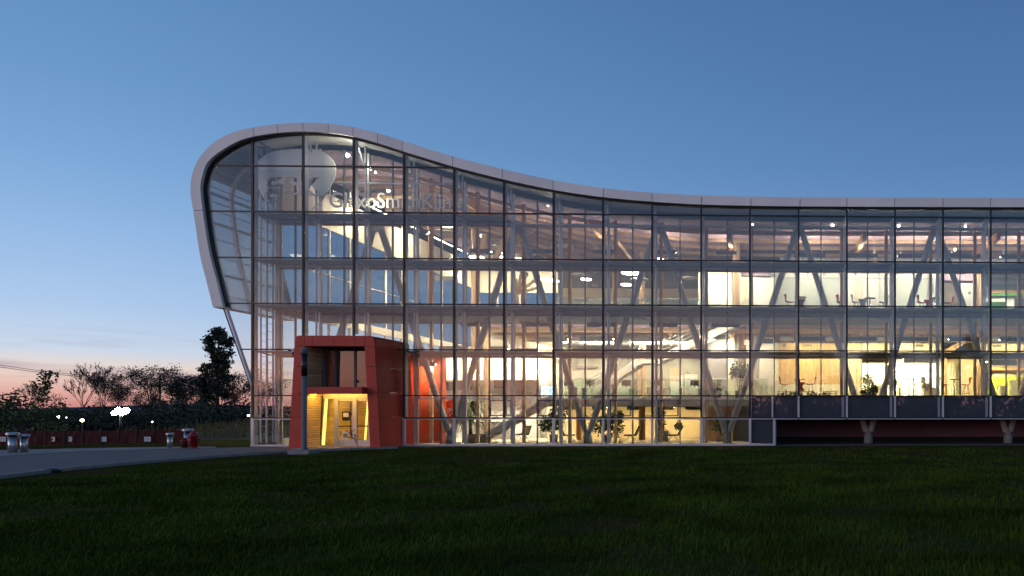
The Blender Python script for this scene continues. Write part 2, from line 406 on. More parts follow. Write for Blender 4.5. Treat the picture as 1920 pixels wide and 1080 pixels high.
# low kerb along the lawn
kv, kf = [], []
for p, q in zip(near_edge[:-1], near_edge[1:]):
    d = (q - p).normalized(); n = Vector((d.y, -d.x, 0)) * 0.14
    b0 = len(kv)
    for a in (p, q):
        for o_, z in ((Vector(), 0), (Vector(), .10), (n, .10), (n, 0)): kv.append(tuple(a + o_ + Vector((0, 0, z))))
    kf += [(b0, b0 + 1, b0 + 5, b0 + 4), (b0 + 1, b0 + 2, b0 + 6, b0 + 5), (b0 + 2, b0 + 3, b0 + 7, b0 + 6), (b0, b0 + 3, b0 + 2, b0 + 1), (b0 + 4, b0 + 5, b0 + 6, b0 + 7)]
tag(mesh('kerb', kv, kf, M_kerb), 'low concrete kerb between driveway and lawn', None, None, 'structure')

M_grav = mat('gravel', (0.10, 0.095, 0.09), 0.9, noise=0.6, scale=22, bump=0.9, bscale=30)
tag(mesh('gravel_strip', [(7.4, -.55, .008), (46, -.62, .008), (46, 4.6, .008), (26.4, 4.6, .008), (26.4, .0, .008), (7.4, .0, .008)], [(0, 1, 2, 3, 4, 5)], M_grav), 'narrow dark gravel strip along the foot of the glass', None, None, 'structure')
# ================================================================== building
B = thing('office_building', 'long glass fronted office building with a white roof ribbon curling down at its end', 'building', (20, 0, 0))
ROWS = [0.0, 1.43, 2.56, 4.89, 7.20, 9.51, 11.83, 14.13]
KN = 18                                   # bays of 2.5 m
BX = lambda k: 2.5 * k
XSTEP = WX(1453, 0)                       # where the glazed ground floor ends
YB = 1.33                                 # inner facade plane
DEEP = 26.0

# ---- roof ribbon profile: outer and inner edge, read at the plane y = -0.25
RIB = [((400, 576), (418.7, 576)), ((387.5, 526), (406, 524)), ((376, 480), (394, 477.5)), ((368.7, 432.5), (386, 432.5)),
       ((363, 395), (380.6, 394)), ((358.9, 370), (377.6, 370)), ((358.2, 348), (376.4, 350)), ((360.4, 331), (379, 334)),
       ((366.5, 312), (385.8, 312)), ((378, 292), (396.5, 297.5)), ((398, 270.5), (413, 284.5)), ((420, 256.2), (431, 273.2)),
       ((446, 246), (452, 263.2)), ((475, 239.6), (477.5, 255.9)), ((521, 233), (521, 249.4)), ((568.7, 230.4), (568.7, 246.9)),
       ((616, 232.2), (616, 249)), ((662.3, 238.6), (662.3, 256.2)), ((708.5, 249.9), (708.5, 268.6)), ((754.8, 264), (754.8, 283.4)),
       ((802, 279), (802, 298)), ((849, 293.2), (849, 312.2)), ((896, 305.6), (896, 324.6)), ((942, 317), (942, 336)),
       ((990, 328.2), (990, 346.8)), ((1037.5, 338), (1037.5, 356.2)), ((1085, 346.2), (1085, 363.8)), ((1131.5, 352.8), (1131.5, 370)),
       ((1177, 357.8), (1177, 374.6)), ((1223, 361.6), (1223, 378.4)), ((1269, 364.4), (1269, 381.4)), ((1315.6, 366.6), (1315.6, 383.8)),
       ((1408, 369), (1408, 386)), ((1500, 370), (1500, 387.2)), ((1588, 370.4), (1588, 387.6)), ((1677, 370.8), (1677, 388)),
       ((1768, 371.1), (1768, 388.3)), ((1857, 371.4), (1857, 388.5)), ((1947, 371.7), (1947, 388.7)), ((2035, 372), (2035, 388.9)), ((2122, 372.2), (2122, 389.1))]
JOINT = {4, 13, 14, 15, 16, 17, 18, 19, 21, 23, 25, 27, 29, 31, 32, 33, 34, 35, 36, 37, 38, 39}
NOSE = 13                                  # ribbon index where the first mullion stands
o2 = [W(a[0], a[1], -0.25) for a, b in RIB]; i2 = [W(b[0], b[1], -0.25) for a, b in RIB]
o2 = [Vector((p.x, p.z)) for p in o2]; i2 = [Vector((p.x, p.z)) for p in i2]
def catmull(P, i, t):
    p0 = P[max(i - 1, 0)]; p1 = P[i]; p2 = P[i + 1]; p3 = P[min(i + 2, len(P) - 1)]
    return 0.5 * ((2 * p1) + (p2 - p0) * t + (2 * p0 - 5 * p1 + 4 * p2 - p3) * t * t + (3 * p1 - p0 - 3 * p2 + p3) * t ** 3)
SUB = 4
OC, IC, IDX = [], [], []
for i in range(len(RIB) - 1):
    for s in range(SUB):
        OC.append(catmull(o2, i, s / SUB)); IC.append(catmull(i2, i, s / SUB)); IDX.append(i + s / SUB)
OC.append(o2[-1]); IC.append(i2[-1]); IDX.append(len(RIB) - 1)
NS = NOSE * SUB                             # sample index at the first mullion
TOPX = np.array([p.x for p in IC[NS - 6:]]); TOPZ = np.array([p.y for p in IC[NS - 6:]])
def top(x): return float(np.interp(x, TOPX, TOPZ))           # underside of the ribbon above x

roof = empty('roof', (20, 0, 11), B)
# fascia panels, butt joined with an open 12 mm joint
cuts = [0] + sorted(j for j in JOINT) + [len(RIB) - 1]
for a, b in zip(cuts[:-1], cuts[1:]):
    ii = list(range(a * SUB, b * SUB + 1))
    O = [OC[i].copy() for i in ii]; I = [IC[i].copy() for i in ii]
    for P in (O, I):
        d = (P[1] - P[0]); P[0] = P[0] + d.normalized() * 0.016
        d = (P[-2] - P[-1]); P[-1] = P[-1] + d.normalized() * 0.016
    n = len(ii); v = []
    for y in (-0.28, 0.02):
        v += [(p.x, y, p.y) for p in O] + [(p.x, y, p.y) for p in I]
    f = []
    for i in range(n - 1):
        f += [(i, i + 1, n + i + 1, n + i), (3 * n + i, 3 * n + i + 1, 2 * n + i + 1, 2 * n + i),
              (i + 1, i, 2 * n + i, 2 * n + i + 1), (n + i, n + i + 1, 3 * n + i + 1, 3 * n + i)]
    f += [(0, n, 3 * n, 2 * n), (n - 1, 2 * n + n - 1, 3 * n + n - 1, n + n - 1)]
    mesh('fascia_panel', v, f, M_fascia, roof)
def ribbon_strip(name, off0, off1, y0, y1, m, i0, i1, parent, base=None):
    """a strip that follows the inner edge between two offsets towards the inside of the curl"""
    base = base or IC
    v, f = [], []
    for k, i in enumerate(range(i0, i1 + 1)):
        t = (base[min(i + 1, len(base) - 1)] - base[max(i - 1, 0)]).normalized(); n = Vector((t.y, -t.x))
        for o_, y in ((off0, y0), (off1, y0), (off1, y1), (off0, y1)):
            p = base[i] + n * o_; v.append((p.x, y, p.y))
        if k:
            b = 4 * k
            for j in range(4): f.append((b - 4 + j, b + j, b + (j + 1) % 4, b - 4 + (j + 1) % 4))
    f += [(3, 2, 1, 0), tuple(4 * (i1 - i0) + j for j in range(4))]
    return mesh(name, v, f, m, parent)
last = len(IC) - 1
ribbon_strip('gasket', 0.004, 0.085, -0.10, 0.06, M_black, 0, last, roof)
# roof skin above and soffit below, on the flat and sloping part
ribbon_strip('roof_deck', 0.02, 0.16, 0.03, DEEP, M_roof, NS - 22, last, roof, OC)
v_, f_ = [], []
for k0 in range(0, KN):
    xa, xb = BX(k0) + (0.15 if k0 == 0 else 0.006), BX(k0 + 1) - 0.006
    xs = np.linspace(xa, xb, 5)
    vv, ff = [], []
    for x in xs:
        z = top(x) - 0.02
        vv += [(x, 0.06, z), (x, YB + 0.1, z), (x, YB + 0.1, z + 0.05), (x, 0.06, z + 0.05)]
    for i in range(4):
        for j in range(4): ff.append((4 * i + j, 4 * i + 4 + j, 4 * i + 4 + (j + 1) % 4, 4 * i + (j + 1) % 4))
    ff += [(3, 2, 1, 0), (16, 17, 18, 19)]
    mesh('soffit_panel', vv, ff, M_soffit, roof)
def curve_beam(name, y, w, drop, h, x0, x1, m, parent, step=1.25):
    xs = np.arange(x0, x1 + 0.01, step); v, f = [], []
    for x in xs:
        z = top(x) - drop
        v += [(x, y, z), (x, y + w, z), (x, y + w, z - h), (x, y, z - h)]
    for i in range(len(xs) - 1):
        for j in range(4): f.append((4 * i + j, 4 * i + 4 + j, 4 * i + 4 + (j + 1) % 4, 4 * i + (j + 1) % 4))
    e = 4 * (len(xs) - 1); f += [(3, 2, 1, 0), (e, e + 1, e + 2, e + 3)]
    return mesh(name, v, f, m, parent)
curve_beam('ceiling', YB + 0.12, DEEP - YB, 0.30, 0.05, 0.5, 45, M_ceil, roof)
for y in (3.6, 5.4, 7.2, 9.2, 11.4, 13.8, 16.6, 19.6, 22.8):
    curve_beam('purlin', y, 0.13, 0.36, 0.20, 0.6, 44.5, M_woodp, roof)
for x in np.arange(8.75, 44, 7.5):
    z = top(x) - 0.58
    box('roof_beam', (x - .11, x + .11), (2.6, DEEP - .3), (z - .42, z), M_wood, roof)

# ---- curled nose lining, ribs and purlins (five metres deep)
def mesh_panel_material():
    m = bpy.data.materials.new('perforated_metal'); m.use_nodes = True
    t = m.node_tree; p = t.nodes['Principled BSDF']; o = t.nodes['Material Output']
    p.inputs['Base Color'].default_value = (0.60, 0.63, 0.67, 1); p.inputs['Roughness'].default_value = 0.45; p.inputs['Metallic'].default_value = 0.2
    tr = t.nodes.new('ShaderNodeBsdfTransparent'); mx = t.nodes.new('ShaderNodeMixShader'); mx.inputs[0].default_value = 0.5
    t.links.new(tr.outputs[0], mx.inputs[1]); t.links.new(p.outputs[0], mx.inputs[2]); t.links.new(mx.outputs[0], o.inputs[0])
    return m
M_perf = mesh_panel_material()
nose = empty('roof_nose', (-1.5, 1, 8), B)
NE = NS + 2
bounds = list(range(0, NE, 4)) + [NE]
for a, b in zip(bounds[:-1], bounds[1:]):
    ribbon_strip('lining_sheet', -0.12, -0.10, 0.05, 5.0, M_perf, a, b, nose)
for y in (0.10, 1.62, 4.85):
    ribbon_strip('rib', -0.06, 0.09 if y > 1 else 0.12, y, y + (0.22 if y > 1 else 0.12), M_alu, 0, NE, nose)
for j, i in enumerate(range(2, NE - 1, 3)):
    t = (IC[i + 1] - IC[i - 1]).normalized(); n = Vector((t.y, -t.x)); p = IC[i] + n * 0.02
    r = 0.055 if j % 3 == 1 else 0.018
    bar('purlin', (p.x, 0.12, p.y), (p.x, 5.0, p.y), 2 * r, 2 * r, M_steel, nose)
# underside closing strip of the nose tip
a, b = OC[0], IC[0]
box('tip_soffit', (a.x + .02, b.x + .10), (-0.26, 5.0), (a.y - .03, a.y - 0.004), M_fascia, nose)

# ---- outer curtain wall
cw = empty('curtain_wall', (20, 0, 0), B)
def lx(z):
    """left edge of the outer glass at height z (nose and slanting end frame)"""
    zs = [SL0[1], SL1[1]] + [IC[i].y for i in range(0, 8 * SUB + 1)]
    xs = [SL0[0], SL1[0]] + [IC[i].x + .05 for i in range(0, 8 * SUB + 1)]
    return float(np.interp(z, zs, xs))
p = W(475, 722, 0); SL0 = (0.0, p.z); p = W(424, 578, 0); SL1 = (p.x, p.z - 0.02)
PORT_L = WX(549, 0); PORT_R = WX(741, 0)
def poly_pane(name, pts, m=M_glass, y=0.0, parent=None):
    return prism(name, pts, y - 0.011, y + 0.011, m, parent or cw)
g = 0.045
for r in range(1, len(ROWS)):
    z0, z1 = ROWS[r - 1], ROWS[r] if r < len(ROWS) else 99
    for k in range(KN):
        xa, xb = BX(k) + g, BX(k + 1) - g
        if z1 <= 4.9:
            if k == 0: xb = PORT_L - 0.03
            if k in (1,): continue
            if k == 2: continue
        if z1 <= 1.5 and k == 10: xb = XSTEP - 0.1
        if z1 <= 1.5 and k > 10: continue
        lo = z0 + 0.03
        xs = np.linspace(xa, xb, 5)
        tp = [min(z1 - 0.03, top(x) - 0.05) for x in xs]
        if min(tp) <= lo + 0.05: continue
        if max(tp) - min(tp) < 1e-4: poly_pane('pane', [(xa, lo), (xb, lo), (xb, tp[0]), (xa, tp[0])])
        else: poly_pane('pane', [(xa, lo), (xb, lo)] + [(x, t) for x, t in zip(xs[::-1], tp[::-1])])
# panes above the last transom, up to the ribbon
for k in range(KN):
    xs = np.linspace(BX(k) + g, BX(k + 1) - g, 7); lo = ROWS[-1] + 0.03
    keep = [x for x in xs if top(x) - 0.05 > lo + 0.04]
    if len(keep) > 2: poly_pane('pane', [(keep[0], lo), (keep[-1], lo)] + [(x, top(x) - 0.05) for x in keep[::-1]])
# panes of the end bay under and inside the curl
for z0, z1 in ((SL0[1], 4.89), (4.89, 7.2), (7.2, 9.51), (9.51, 11.83), (11.83, 14.13)):
    zs = np.linspace(z0 + 0.03, z1 - 0.03, 6)
    poly_pane('pane', [(-g, z0 + .03), (-g, z1 - .03)][::1] + [(min(lx(z), -g - .01), z) for z in zs[::-1]])
tip = [(p.x + .03, p.y - .03) for p in IC[8 * SUB:NS + 1] if p.y > 14.17 and p.x < -g]
poly_pane('pane', [(-g, 14.17), (-g, top(0) - .08)] + tip[::-1])

def mull(x, z0, z1, m=M_black, w=0.085): return box('mullion', (x - w / 2, x + w / 2), (-0.06, 0.05), (z0, z1), m, cw)
for k in range(KN + 1):
    x = BX(k); zt = top(x) - 0.02
    if k in (1, 2): mull(x, 4.89, zt); continue
    z0 = 1.43 if k <= 18 else 2.56
    if k <= 10:
        mull(x, 1.43, zt)
        box('mullion', (x - .06, x + .06), (-0.055, 0.055), (0.02, 1.42), M_alu, cw)
    else:
        mull(x, 2.56, zt)
        box('mullion', (x - .045, x + .045), (-0.055, 0.055), (1.45, 2.555), M_alu, cw)
for r, z in enumerate(ROWS[1:], 1):
    for k in range(KN):
        xa, xb = BX(k) + .043, BX(k + 1) - .043
        if z < 4.8:
            if k == 0: xb = PORT_L - 0.02
            if k == 1: continue
            if k == 2: xa = PORT_R + 0.03
        if z > 14 and top(xb) < z + 0.03:
            if top(xa) < z + 0.1: continue
            xb = xa + (top(xa) - z) / max(top(xa) - top(xb), 1e-3) * (xb - xa)
        box('transom', (xa, xb), (-0.055, 0.05), (z - 0.032, z + 0.032), M_black, cw)
        if r == 1: box('drip_rail', (xa, xb), (-0.085, 0.02), (z - 0.075, z - 0.035), M_alu, cw)
for z in (4.89, 7.2, 9.51, 11.83, 14.13):
    box('transom', (lx(z) + .02, -.043), (-0.05, 0.045), (z - .03, z + .03), M_black, cw)
box('base_sill', (-0.06, PORT_L - .06), (-0.09, 0.08), (0.0, 0.09), M_alu, cw)
box('base_sill', (PORT_R + .2, XSTEP), (-0.10, 0.08), (0.0, 0.10), M_alu, cw)
box('mullion', (XSTEP - .10, XSTEP), (-0.06, 0.06), (0.10, 1.42), M_alu, cw)
box('mullion', (BX(10) + 1.12, BX(10) + 1.19), (-0.05, 0.05), (1.46, 2.52), M_alu, cw)
# slanting frame under the curl
rod('end_frame', (SL1[0], 0.02, SL1[1]), (SL0[0] - .03, 0.02, SL0[1]), 0.085, M_alu, cw)
bar('end_frame', (SL1[0] - .10, -0.03, SL1[1]), (SL0[0] - .10, -0.03, SL0[1]), 0.04, 0.05, M_black, cw)
rod('end_frame', (-.05, 0.0, SL0[1]), (-.05, 0.0, 1.40), 0.045, M_alu, cw)
# slanted trim and narrow pane where the curtain wall stops at the portal
pa, pb = W(738, 640, 0), W(746, 784, 0)
bar('portal_trim', pa, pb, 0.07, 0.09, M_alu, cw)
bar('portal_trim', pa + Vector((.1, 0, 0)), pb + Vector((.1, 0, 0)), 0.05, 0.07, M_black, cw)
poly_pane('pane', [(pb.x + .14, 1.47), (7.45, 1.47), (7.45, 2.52), (pb.x + .09, 2.52)])
poly_pane('pane', [(pb.x + .09, 2.6), (7.45, 2.6), (7.45, 4.85), (pa.x + .13, 4.85)])
poly_pane('pane', [(PORT_R + .3, 0.12), (7.43, 0.12), (7.43, 1.35), (PORT_R + .25, 1.35)])

# spandrel panels below the upper floors
sd = empty('spandrel_band', (35, 0.1, 1.4), B)
for k in range(10, KN):
    xa = BX(k) + .06
    if k == 10:
        box('spandrel_panel', (BX(10) + 1.2, BX(11) - .06), (0.07, 0.12), (1.46, 2.53), M_slate, sd)
        box('spandrel_panel', (BX(10) + .08, BX(10) + 1.1), (0.07, 0.12), (1.46, 2.53), M_slate, sd)
        box('spandrel_panel', (BX(10) + .08, XSTEP - .12), (0.07, 0.12), (0.12, 1.35), M_slate, sd)
        continue
    box('spandrel_panel', (xa, BX(k + 1) - .06), (0.07, 0.12), (1.46, 2.53), M_slate, sd)
    box('blind_post', (BX(k + 1) - .26, BX(k + 1) - .14), (0.03, 0.06), (1.47, 2.52), M_steel, sd)

# ---- cavity: fins, posts, catwalks, ties, ladder
cav = empty('service_cavity', (20, 0.6, 0), B)
for k in range(KN + 1):
    x = BX(k); zt = top(x) - 0.06; z0 = 0.1 if k <= 10 else 2.56
    if k in (1, 2): z0 = 5.7
    box('fin', (x - .03, x + .03), (0.06, 0.34), (max(z0, 1.5) if k > 0 else .1, zt), M_steel, cav)
    rod('post', (x + .02, 1.0, z0), (x + .02, 1.0, zt), 0.048, M_steel, cav)
    for z in ROWS[3:7]:
        if z > z0 + .3:
            bar('bracket', (x + .02, 0.06, z - .06), (x + .02, YB - .02, z - .20), 0.05, 0.07, M_steel, cav)
    bar('bracket', (x + .02, 0.34, zt - .15), (x + .02, 1.0, zt - 1.15), 0.06, 0.09, M_steel, cav)
for z in ROWS[3:7]:
    for k in range(KN):
        if z > 11 and k > 4: continue
        if z < 4.9 and k in (1, 2): continue
        box('catwalk', (BX(k) + .06, BX(k + 1) - .06), (0.10, YB - .06), (z - .10, z - .05), M_cat, cav)
        box('catwalk_edge', (BX(k) + .06, BX(k + 1) - .06), (YB - .058, YB - .03), (z - .16, z - .04), M_alu, cav)
for k in range(5, KN):
    rod('tie_tube', (BX(k) + .07, 1.0, 11.52), (BX(k + 1) - .03, 1.0, 11.52), 0.06, M_steel, cav)
for k in range(1, 4):
    rod('tie_tube', (BX(k) + .07, 1.0, 13.62), (BX(k + 1) - .03, 1.0, 13.62), 0.045, M_steel, cav)
xl = [WX(489, 0.95), WX(500, 0.95), WX(512, 1.15), WX(517, 1.15)]
for x, y in zip(xl, (0.95, 0.95, 1.15, 1.15)):
    rod('ladder_rail', (x, y, 0.15), (x, y, 14.3), 0.045, M_alu, cav)
for i in range(34):
    z = 0.6 + i * 0.4
    rod('ladder_rung', (xl[0], .95, z), (xl[1], .95, z), 0.013, M_steel, cav, 6)
    rod('ladder_rung', (xl[1], .95, z + .1), (xl[2], 1.15, z + .1), 0.013, M_steel, cav, 6)

# ---- inner facade
inn = empty('inner_facade', (20, YB, 0), B)
X0 = 0.35
for k in range(KN):
    for h in (0, 1):
        xa = max(BX(k) + 1.25 * h, X0); xb = BX(k) + 1.25 * (h + 1)
        xm = (xa + xb) / 2
        for r in range(0, 7):
            z0 = ROWS[r]; z1 = ROWS[r + 1] if r < 6 else top(xm) - 0.3
            if r == 6 and z1 - z0 < .3: continue
            if r == 0: continue
            if r == 1: z0 = 0.08 if xm < XSTEP else 9
            if z0 > 8.9 and r == 1: continue
            if 1.8 < xm < 7.4 and z1 < 5: continue
            if r == 1 and xm > 25: continue
            zt = z1 - (0.20 if r < 6 else 0.04)
            if r == 6 and abs(top(xa) - top(xb)) > .08:
                prism('inner_pane', [(xa + .04, z0 + .02), (xb - .04, z0 + .02), (xb - .04, top(xb) - .34), (xa + .04, top(xa) - .34)], YB - .01, YB + .01, M_iglass, inn)
            else:
                box('inner_pane', (xa + .04, xb - .04), (YB - .01, YB + .01), (z0 + .02, zt), M_iglass, inn)
    for h in (0, 1):
        x = BX(k) + 1.25 * h
        if x < X0: x = X0
        zl = 0.05 if x < XSTEP else 2.56
        if 1.8 < x < 7.4: zl = 5.2
        if h == 0:
            box('frame_post', (x - .045, x + .045), (YB - .05, YB + .06), (zl, top(x) - .3), M_alu, inn)
            box('timber_post', (x - .035, x + .035), (YB + .062, YB + .16), (zl, top(x) - .32), M_tpost, inn)
        else:
            box('frame_bar', (x - .032, x + .032), (YB - .05, YB + .05), (zl, top(x) - .3), M_post, inn)
    for z in ROWS[3:7]:
        if z < 5 and k in (1, 2): continue
        xa = max(BX(k), X0) + .055; xb = BX(k + 1) - .055
        box('frame_rail', (xa, xb), (YB - .045, YB + .045), (z - .22, z - .165), M_alu, inn)
        box('timber_rail', (xa, xb), (YB + .05, YB + .24), (z - .30, z - .16), M_wood, inn)
for k in range(3, 10):
    box('frame_rail', (BX(k) + .055, BX(k + 1) - .055), (YB - .04, YB + .04), (2.40, 2.47), M_alu, inn)
    if k in (4, 5, 7, 8):                       # opening vents with heavier frames
        o_ = BX(k) + (1.30 if k in (4, 5) else .06)
        for z in (1.50, 2.30): box('vent_frame', (o_, o_ + 1.12), (YB - .09, YB - .06), (z, z + .07), M_post, inn)
        for x in (o_, o_ + 1.05): box('vent_frame', (x, x + .07), (YB - .09, YB - .06), (1.57, 2.30), M_post, inn)

# ---- main frame: leaning steel columns in a row of Vs, timber posts, concrete piers
fr = empty('main_frame', (20, 2.2, 0), B)
VY = 2.2
tops = [WX(p_, VY) for p_ in (707, 972, 1236, 1498, 1754)]
bots = [WX(p_, VY) for p_ in (845, 1102, 1364, 1628, 1890)]
dxm = np.mean(np.diff(tops)); tops = [tops[0] - dxm] + tops + [tops[-1] + dxm]
bots = [bots[0] - dxm] + bots + [bots[-1] + dxm]
for i, xt in enumerate(tops):
    zt = min(11.75, top(max(xt, .5)) - .6)
    for xb in bots:
        if 0.1 < abs(xb - xt) < dxm * 0.75:
            if xt < .5: continue
            e = 0.13 if xb < xt else -0.13
            rod('leaning_column', (xb + e * .9, VY, .66), (xt - e, VY, zt), 0.168, M_tube, fr, 20)
    if xt > 0.5:
        box('node_plate', (xt - .26, xt + .26), (VY - .05, VY + .05), (zt - .35, zt + .25), M_tube, fr)
for xb in bots:
    if xb < 4: continue
    lathe('pier', [(0.24, 0.0), (0.24, 0.42), (0.20, 0.46), (0.19, 0.66), (0.15, 0.74)], M_conc, fr, 18, Matrix.Translation((xb, VY, 0)))
for k in range(3, KN):
    x = BX(k)
    zl = 0.03 if x < XSTEP else 2.52
    box('timber_column', (x - .075, x + .075), (2.85, 3.02), (zl, 6.70), M_woodp, fr)
    box('timber_column', (x - .08, x + .08), (2.85, 3.02), (7.16, top(x) - .36), M_wood, fr)

# ---- floors
fl = empty('floor_plates', (20, 5, 0), B)
XE = 45.0
box('ground_slab', (0.3, XSTEP + .05), (0.1, DEEP), (-0.3, 0.03), M_floor, fl)
XM = WX(1000, 3.5)
box('middle_slab', (XSTEP, XE), (1.40, 16), (2.06, 2.44), M_conc, fl)
box('middle_slab', (XM, XSTEP), (4.6, 16), (2.06, 2.44), M_greyw, fl)
box('middle_floor', (XSTEP, XE), (1.40, 16), (2.441, 2.50), M_carpet, fl)
box('middle_floor', (XM, XSTEP - .01), (4.6, 16), (2.441, 2.50), M_floor, fl)
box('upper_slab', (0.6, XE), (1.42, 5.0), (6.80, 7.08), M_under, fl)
XU, XS2 = WX(905, 6), WX(1400, 5.8)
box('upper_slab', (XU, XS2), (6.6, 16), (6.80, 7.08), M_ceil, fl)
box('upper_slab', (XS2 + .01, XE), (5.02, 16), (6.80, 7.08), M_ceil, fl)
box('upper_floor', (0.6, XE), (1.42, 5.0), (7.081, 7.14), M_carpet, fl)
box('upper_floor', (XU, XS2), (6.6, 16), (7.081, 7.14), M_carpet, fl)
box('upper_floor', (XS2 + .01, XE), (5.02, 16), (7.081, 7.14), M_carpet, fl)
for y in (6.7, 7.6, 9.0, 11.2, 13.5):
    box('slab_beam', (XU, XE - .2), (y, y + .14), (6.52, 6.795), M_woodp, fl)
for x in np.arange(16.25, 44, 3.75):
    box('slab_girder', (x - .1, x + .1), (6.7, 15.9), (6.30, 6.515), M_wood, fl)
# recess under the upper floors
rc = empty('undercroft', (36, 3, 0), B)
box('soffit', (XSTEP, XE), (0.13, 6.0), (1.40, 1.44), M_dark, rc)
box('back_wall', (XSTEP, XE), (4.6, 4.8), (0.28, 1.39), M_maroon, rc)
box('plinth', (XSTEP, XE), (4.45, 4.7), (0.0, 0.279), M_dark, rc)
box('return_wall', (XSTEP - .02, XSTEP + .06), (0.07, 4.6), (0.0, 1.395), M_alu, rc)

# ---- end wall to the west with its window band, back wall, far end
ww = empty('end_wall', (0.4, 12, 0), B)
def wwall(n, y0, y1, z0, z1, m, t=0.12, x=0.40): return box(n, (x - t / 2, x + t / 2), (y0, y1), (z0, z1), m, ww)
wwall('wall_panel', 1.5, DEEP - .1, 12.3, 14.35, M_white)
wwall('wall_panel', 1.5, DEEP - .1, 15.25, 15.6, M_white)
wwall('wall_panel', 1.5, DEEP - .1, 6.8, 7.25, M_white)
wwall('wall_panel', 1.5, DEEP - .1, 0.0, 0.35, M_white)
ys = np.linspace(1.5, DEEP - .1, 13)
for i in range(12):
    for z0, z1 in ((0.36, 3.4), (3.46, 6.79), (7.26, 9.6), (9.66, 12.29), (14.36, 15.24)):
        wwall('window_pane', ys[i] + .05, ys[i + 1] - .05, z0, z1, M_wglass if z0 > 7 else M_iglass, 0.02)
    for z0, z1 in ((0.36, 6.79), (7.26, 12.29), (14.36, 15.24)):
        wwall('window_post', ys[i] - .05, ys[i] + .05, z0, z1, M_white if i % 2 else M_alu, 0.14)
    for z in (3.43, 9.63): wwall('window_rail', ys[i] + .05, ys[i + 1] - .05, z - .03, z + .03, M_alu, 0.10)
bw = empty('back_wall', (20, DEEP, 0), B)
YW = DEEP - .12
box('wall_panel', (0.5, XE), (YW, YW + .1), (0, 9.9), M_white, bw)
box('wall_panel', (0.5, XE), (YW, YW + .1), (12.0, 16.5), M_white, bw)
xs = np.arange(0.5, 24, 1.9)
for a in xs:
    box('window_pane', (a + .05, a + 1.85), (YW + .03, YW + .05), (9.92, 11.98), M_wglass, bw)
    box('window_post', (a - .05, a + .05), (YW - .02, YW + .08), (9.9, 12.0), M_white, bw)
box('wall_panel', (24.3, XE), (YW, YW + .1), (9.9, 12.0), M_white, bw)
box('far_end_wall', (XE, XE + .15), (1.4, DEEP), (0, 12.6), M_white, bw)

# ================================================================== interior of the building
iw = empty('partition_walls', (20, 8, 0), B)
def wall(x0, y0, x1, y1, Y, d, m, name='wall_panel'): return pbox(name, x0, y0, x1, y1, Y, d, m, iw)
# lobby
wall(752, 661, 829, 836, 3.3, .5, M_redin, 'red_wall')
wall(822, 668, 1012, 712, 9.0, 0.3, M_cream)
wall(822, 712.5, 1012, 826, 10.6, 0.2, M_white)
for a, b, c, d in ((835, 716, 850, 732), (858, 714, 884, 731), (926, 712, 950, 728), (966, 712, 983, 741)):
    wall(a, b, c, d, 10.45, 0.08, M_greyw, 'glazed_opening')
box('lobby_wall', (XM - 1.0, XSTEP - .3), (9.2, 9.4), (0.03, 2.05), M_cream, iw)
for a, b in ((1095, 1116), (1210, 1240)): wall(a, 778, b, 784, 9.05, 0.1, M_greyw, 'wall_vent')
wall(1322, 762, 1372, 826, 4.8, .2, M_wood, 'wood_wall')
wall(1374, 762, 1450, 832, 5.4, .2, M_greyw, 'wood_wall')
bar('sloping_soffit', W(905, 618, 8.2), W(1060, 668, 8.2), 0.3, 0.42, M_cream, iw)
bar('sloping_soffit', W(912, 628, 8.0), W(1060, 676, 8.0), 0.1, 0.12, M_white, iw)
# middle floor behind the gallery
wall(1012, 615, 1322, 741, 8.9, 0.2, M_putty)
for a, b, c, d, m in ((1066, 620, 1092, 642, M_ceil), (1012, 617, 1045, 655, M_cream), (1075, 686, 1120, 690, M_greyw), (1160, 716, 1180, 741, M_frost),
                      (1256, 704, 1281, 741, M_white), (1283.5, 702, 1308, 741, M_white), (1180, 636, 1190, 655, M_frost), (1262, 634, 1272, 646, M_gseat), (1284, 632, 1296, 645, M_gseat),
                      (1094, 628, 1112, 650, M_frost), (1255, 690, 1275, 715, M_woodp), (1195, 690, 1212, 741, M_woodp)):
    wall(a, b, c, d, 8.78, 0.1, m, 'wall_inset')
wall(1323, 600, 1362, 741, 7.0, 0.3, M_greyw)
wall(1363, 600, 1377, 741, 6.9, 0.3, M_cream)
wall(1377, 600, 1452, 741, 9.6, 0.2, M_white)
for a, b, c, d in ((1412, 722, 1430, 741), (1436, 722, 1450, 741)): wall(a, b, c, d, 9.5, .08, M_frost, 'window_panel')
# upper floor
wall(1046, 492, 1312, 541, 15.0, 0.2, M_greyw)
wall(1046, 541.5, 1312, 557, 14.9, 0.3, M_cream)
wall(1046, 557.5, 1312, 592, 15.0, 0.2, M_frost)
wall(1309, 500, 1321, 590, 7.4, 5, M_white)
wall(1321.5, 502, 1372, 590, 7.5, 0.2, M_white)
wall(1372.5, 490, 1452, 590, 7.8, 0.2, M_white)
wall(1390, 508, 1445, 517, 7.6, 0.15, M_ceil)
for a, b in ((1388, 1396), (1398, 1410)): wall(a, 524, b, 575, 7.7, .09, M_cream, 'door_leaf')
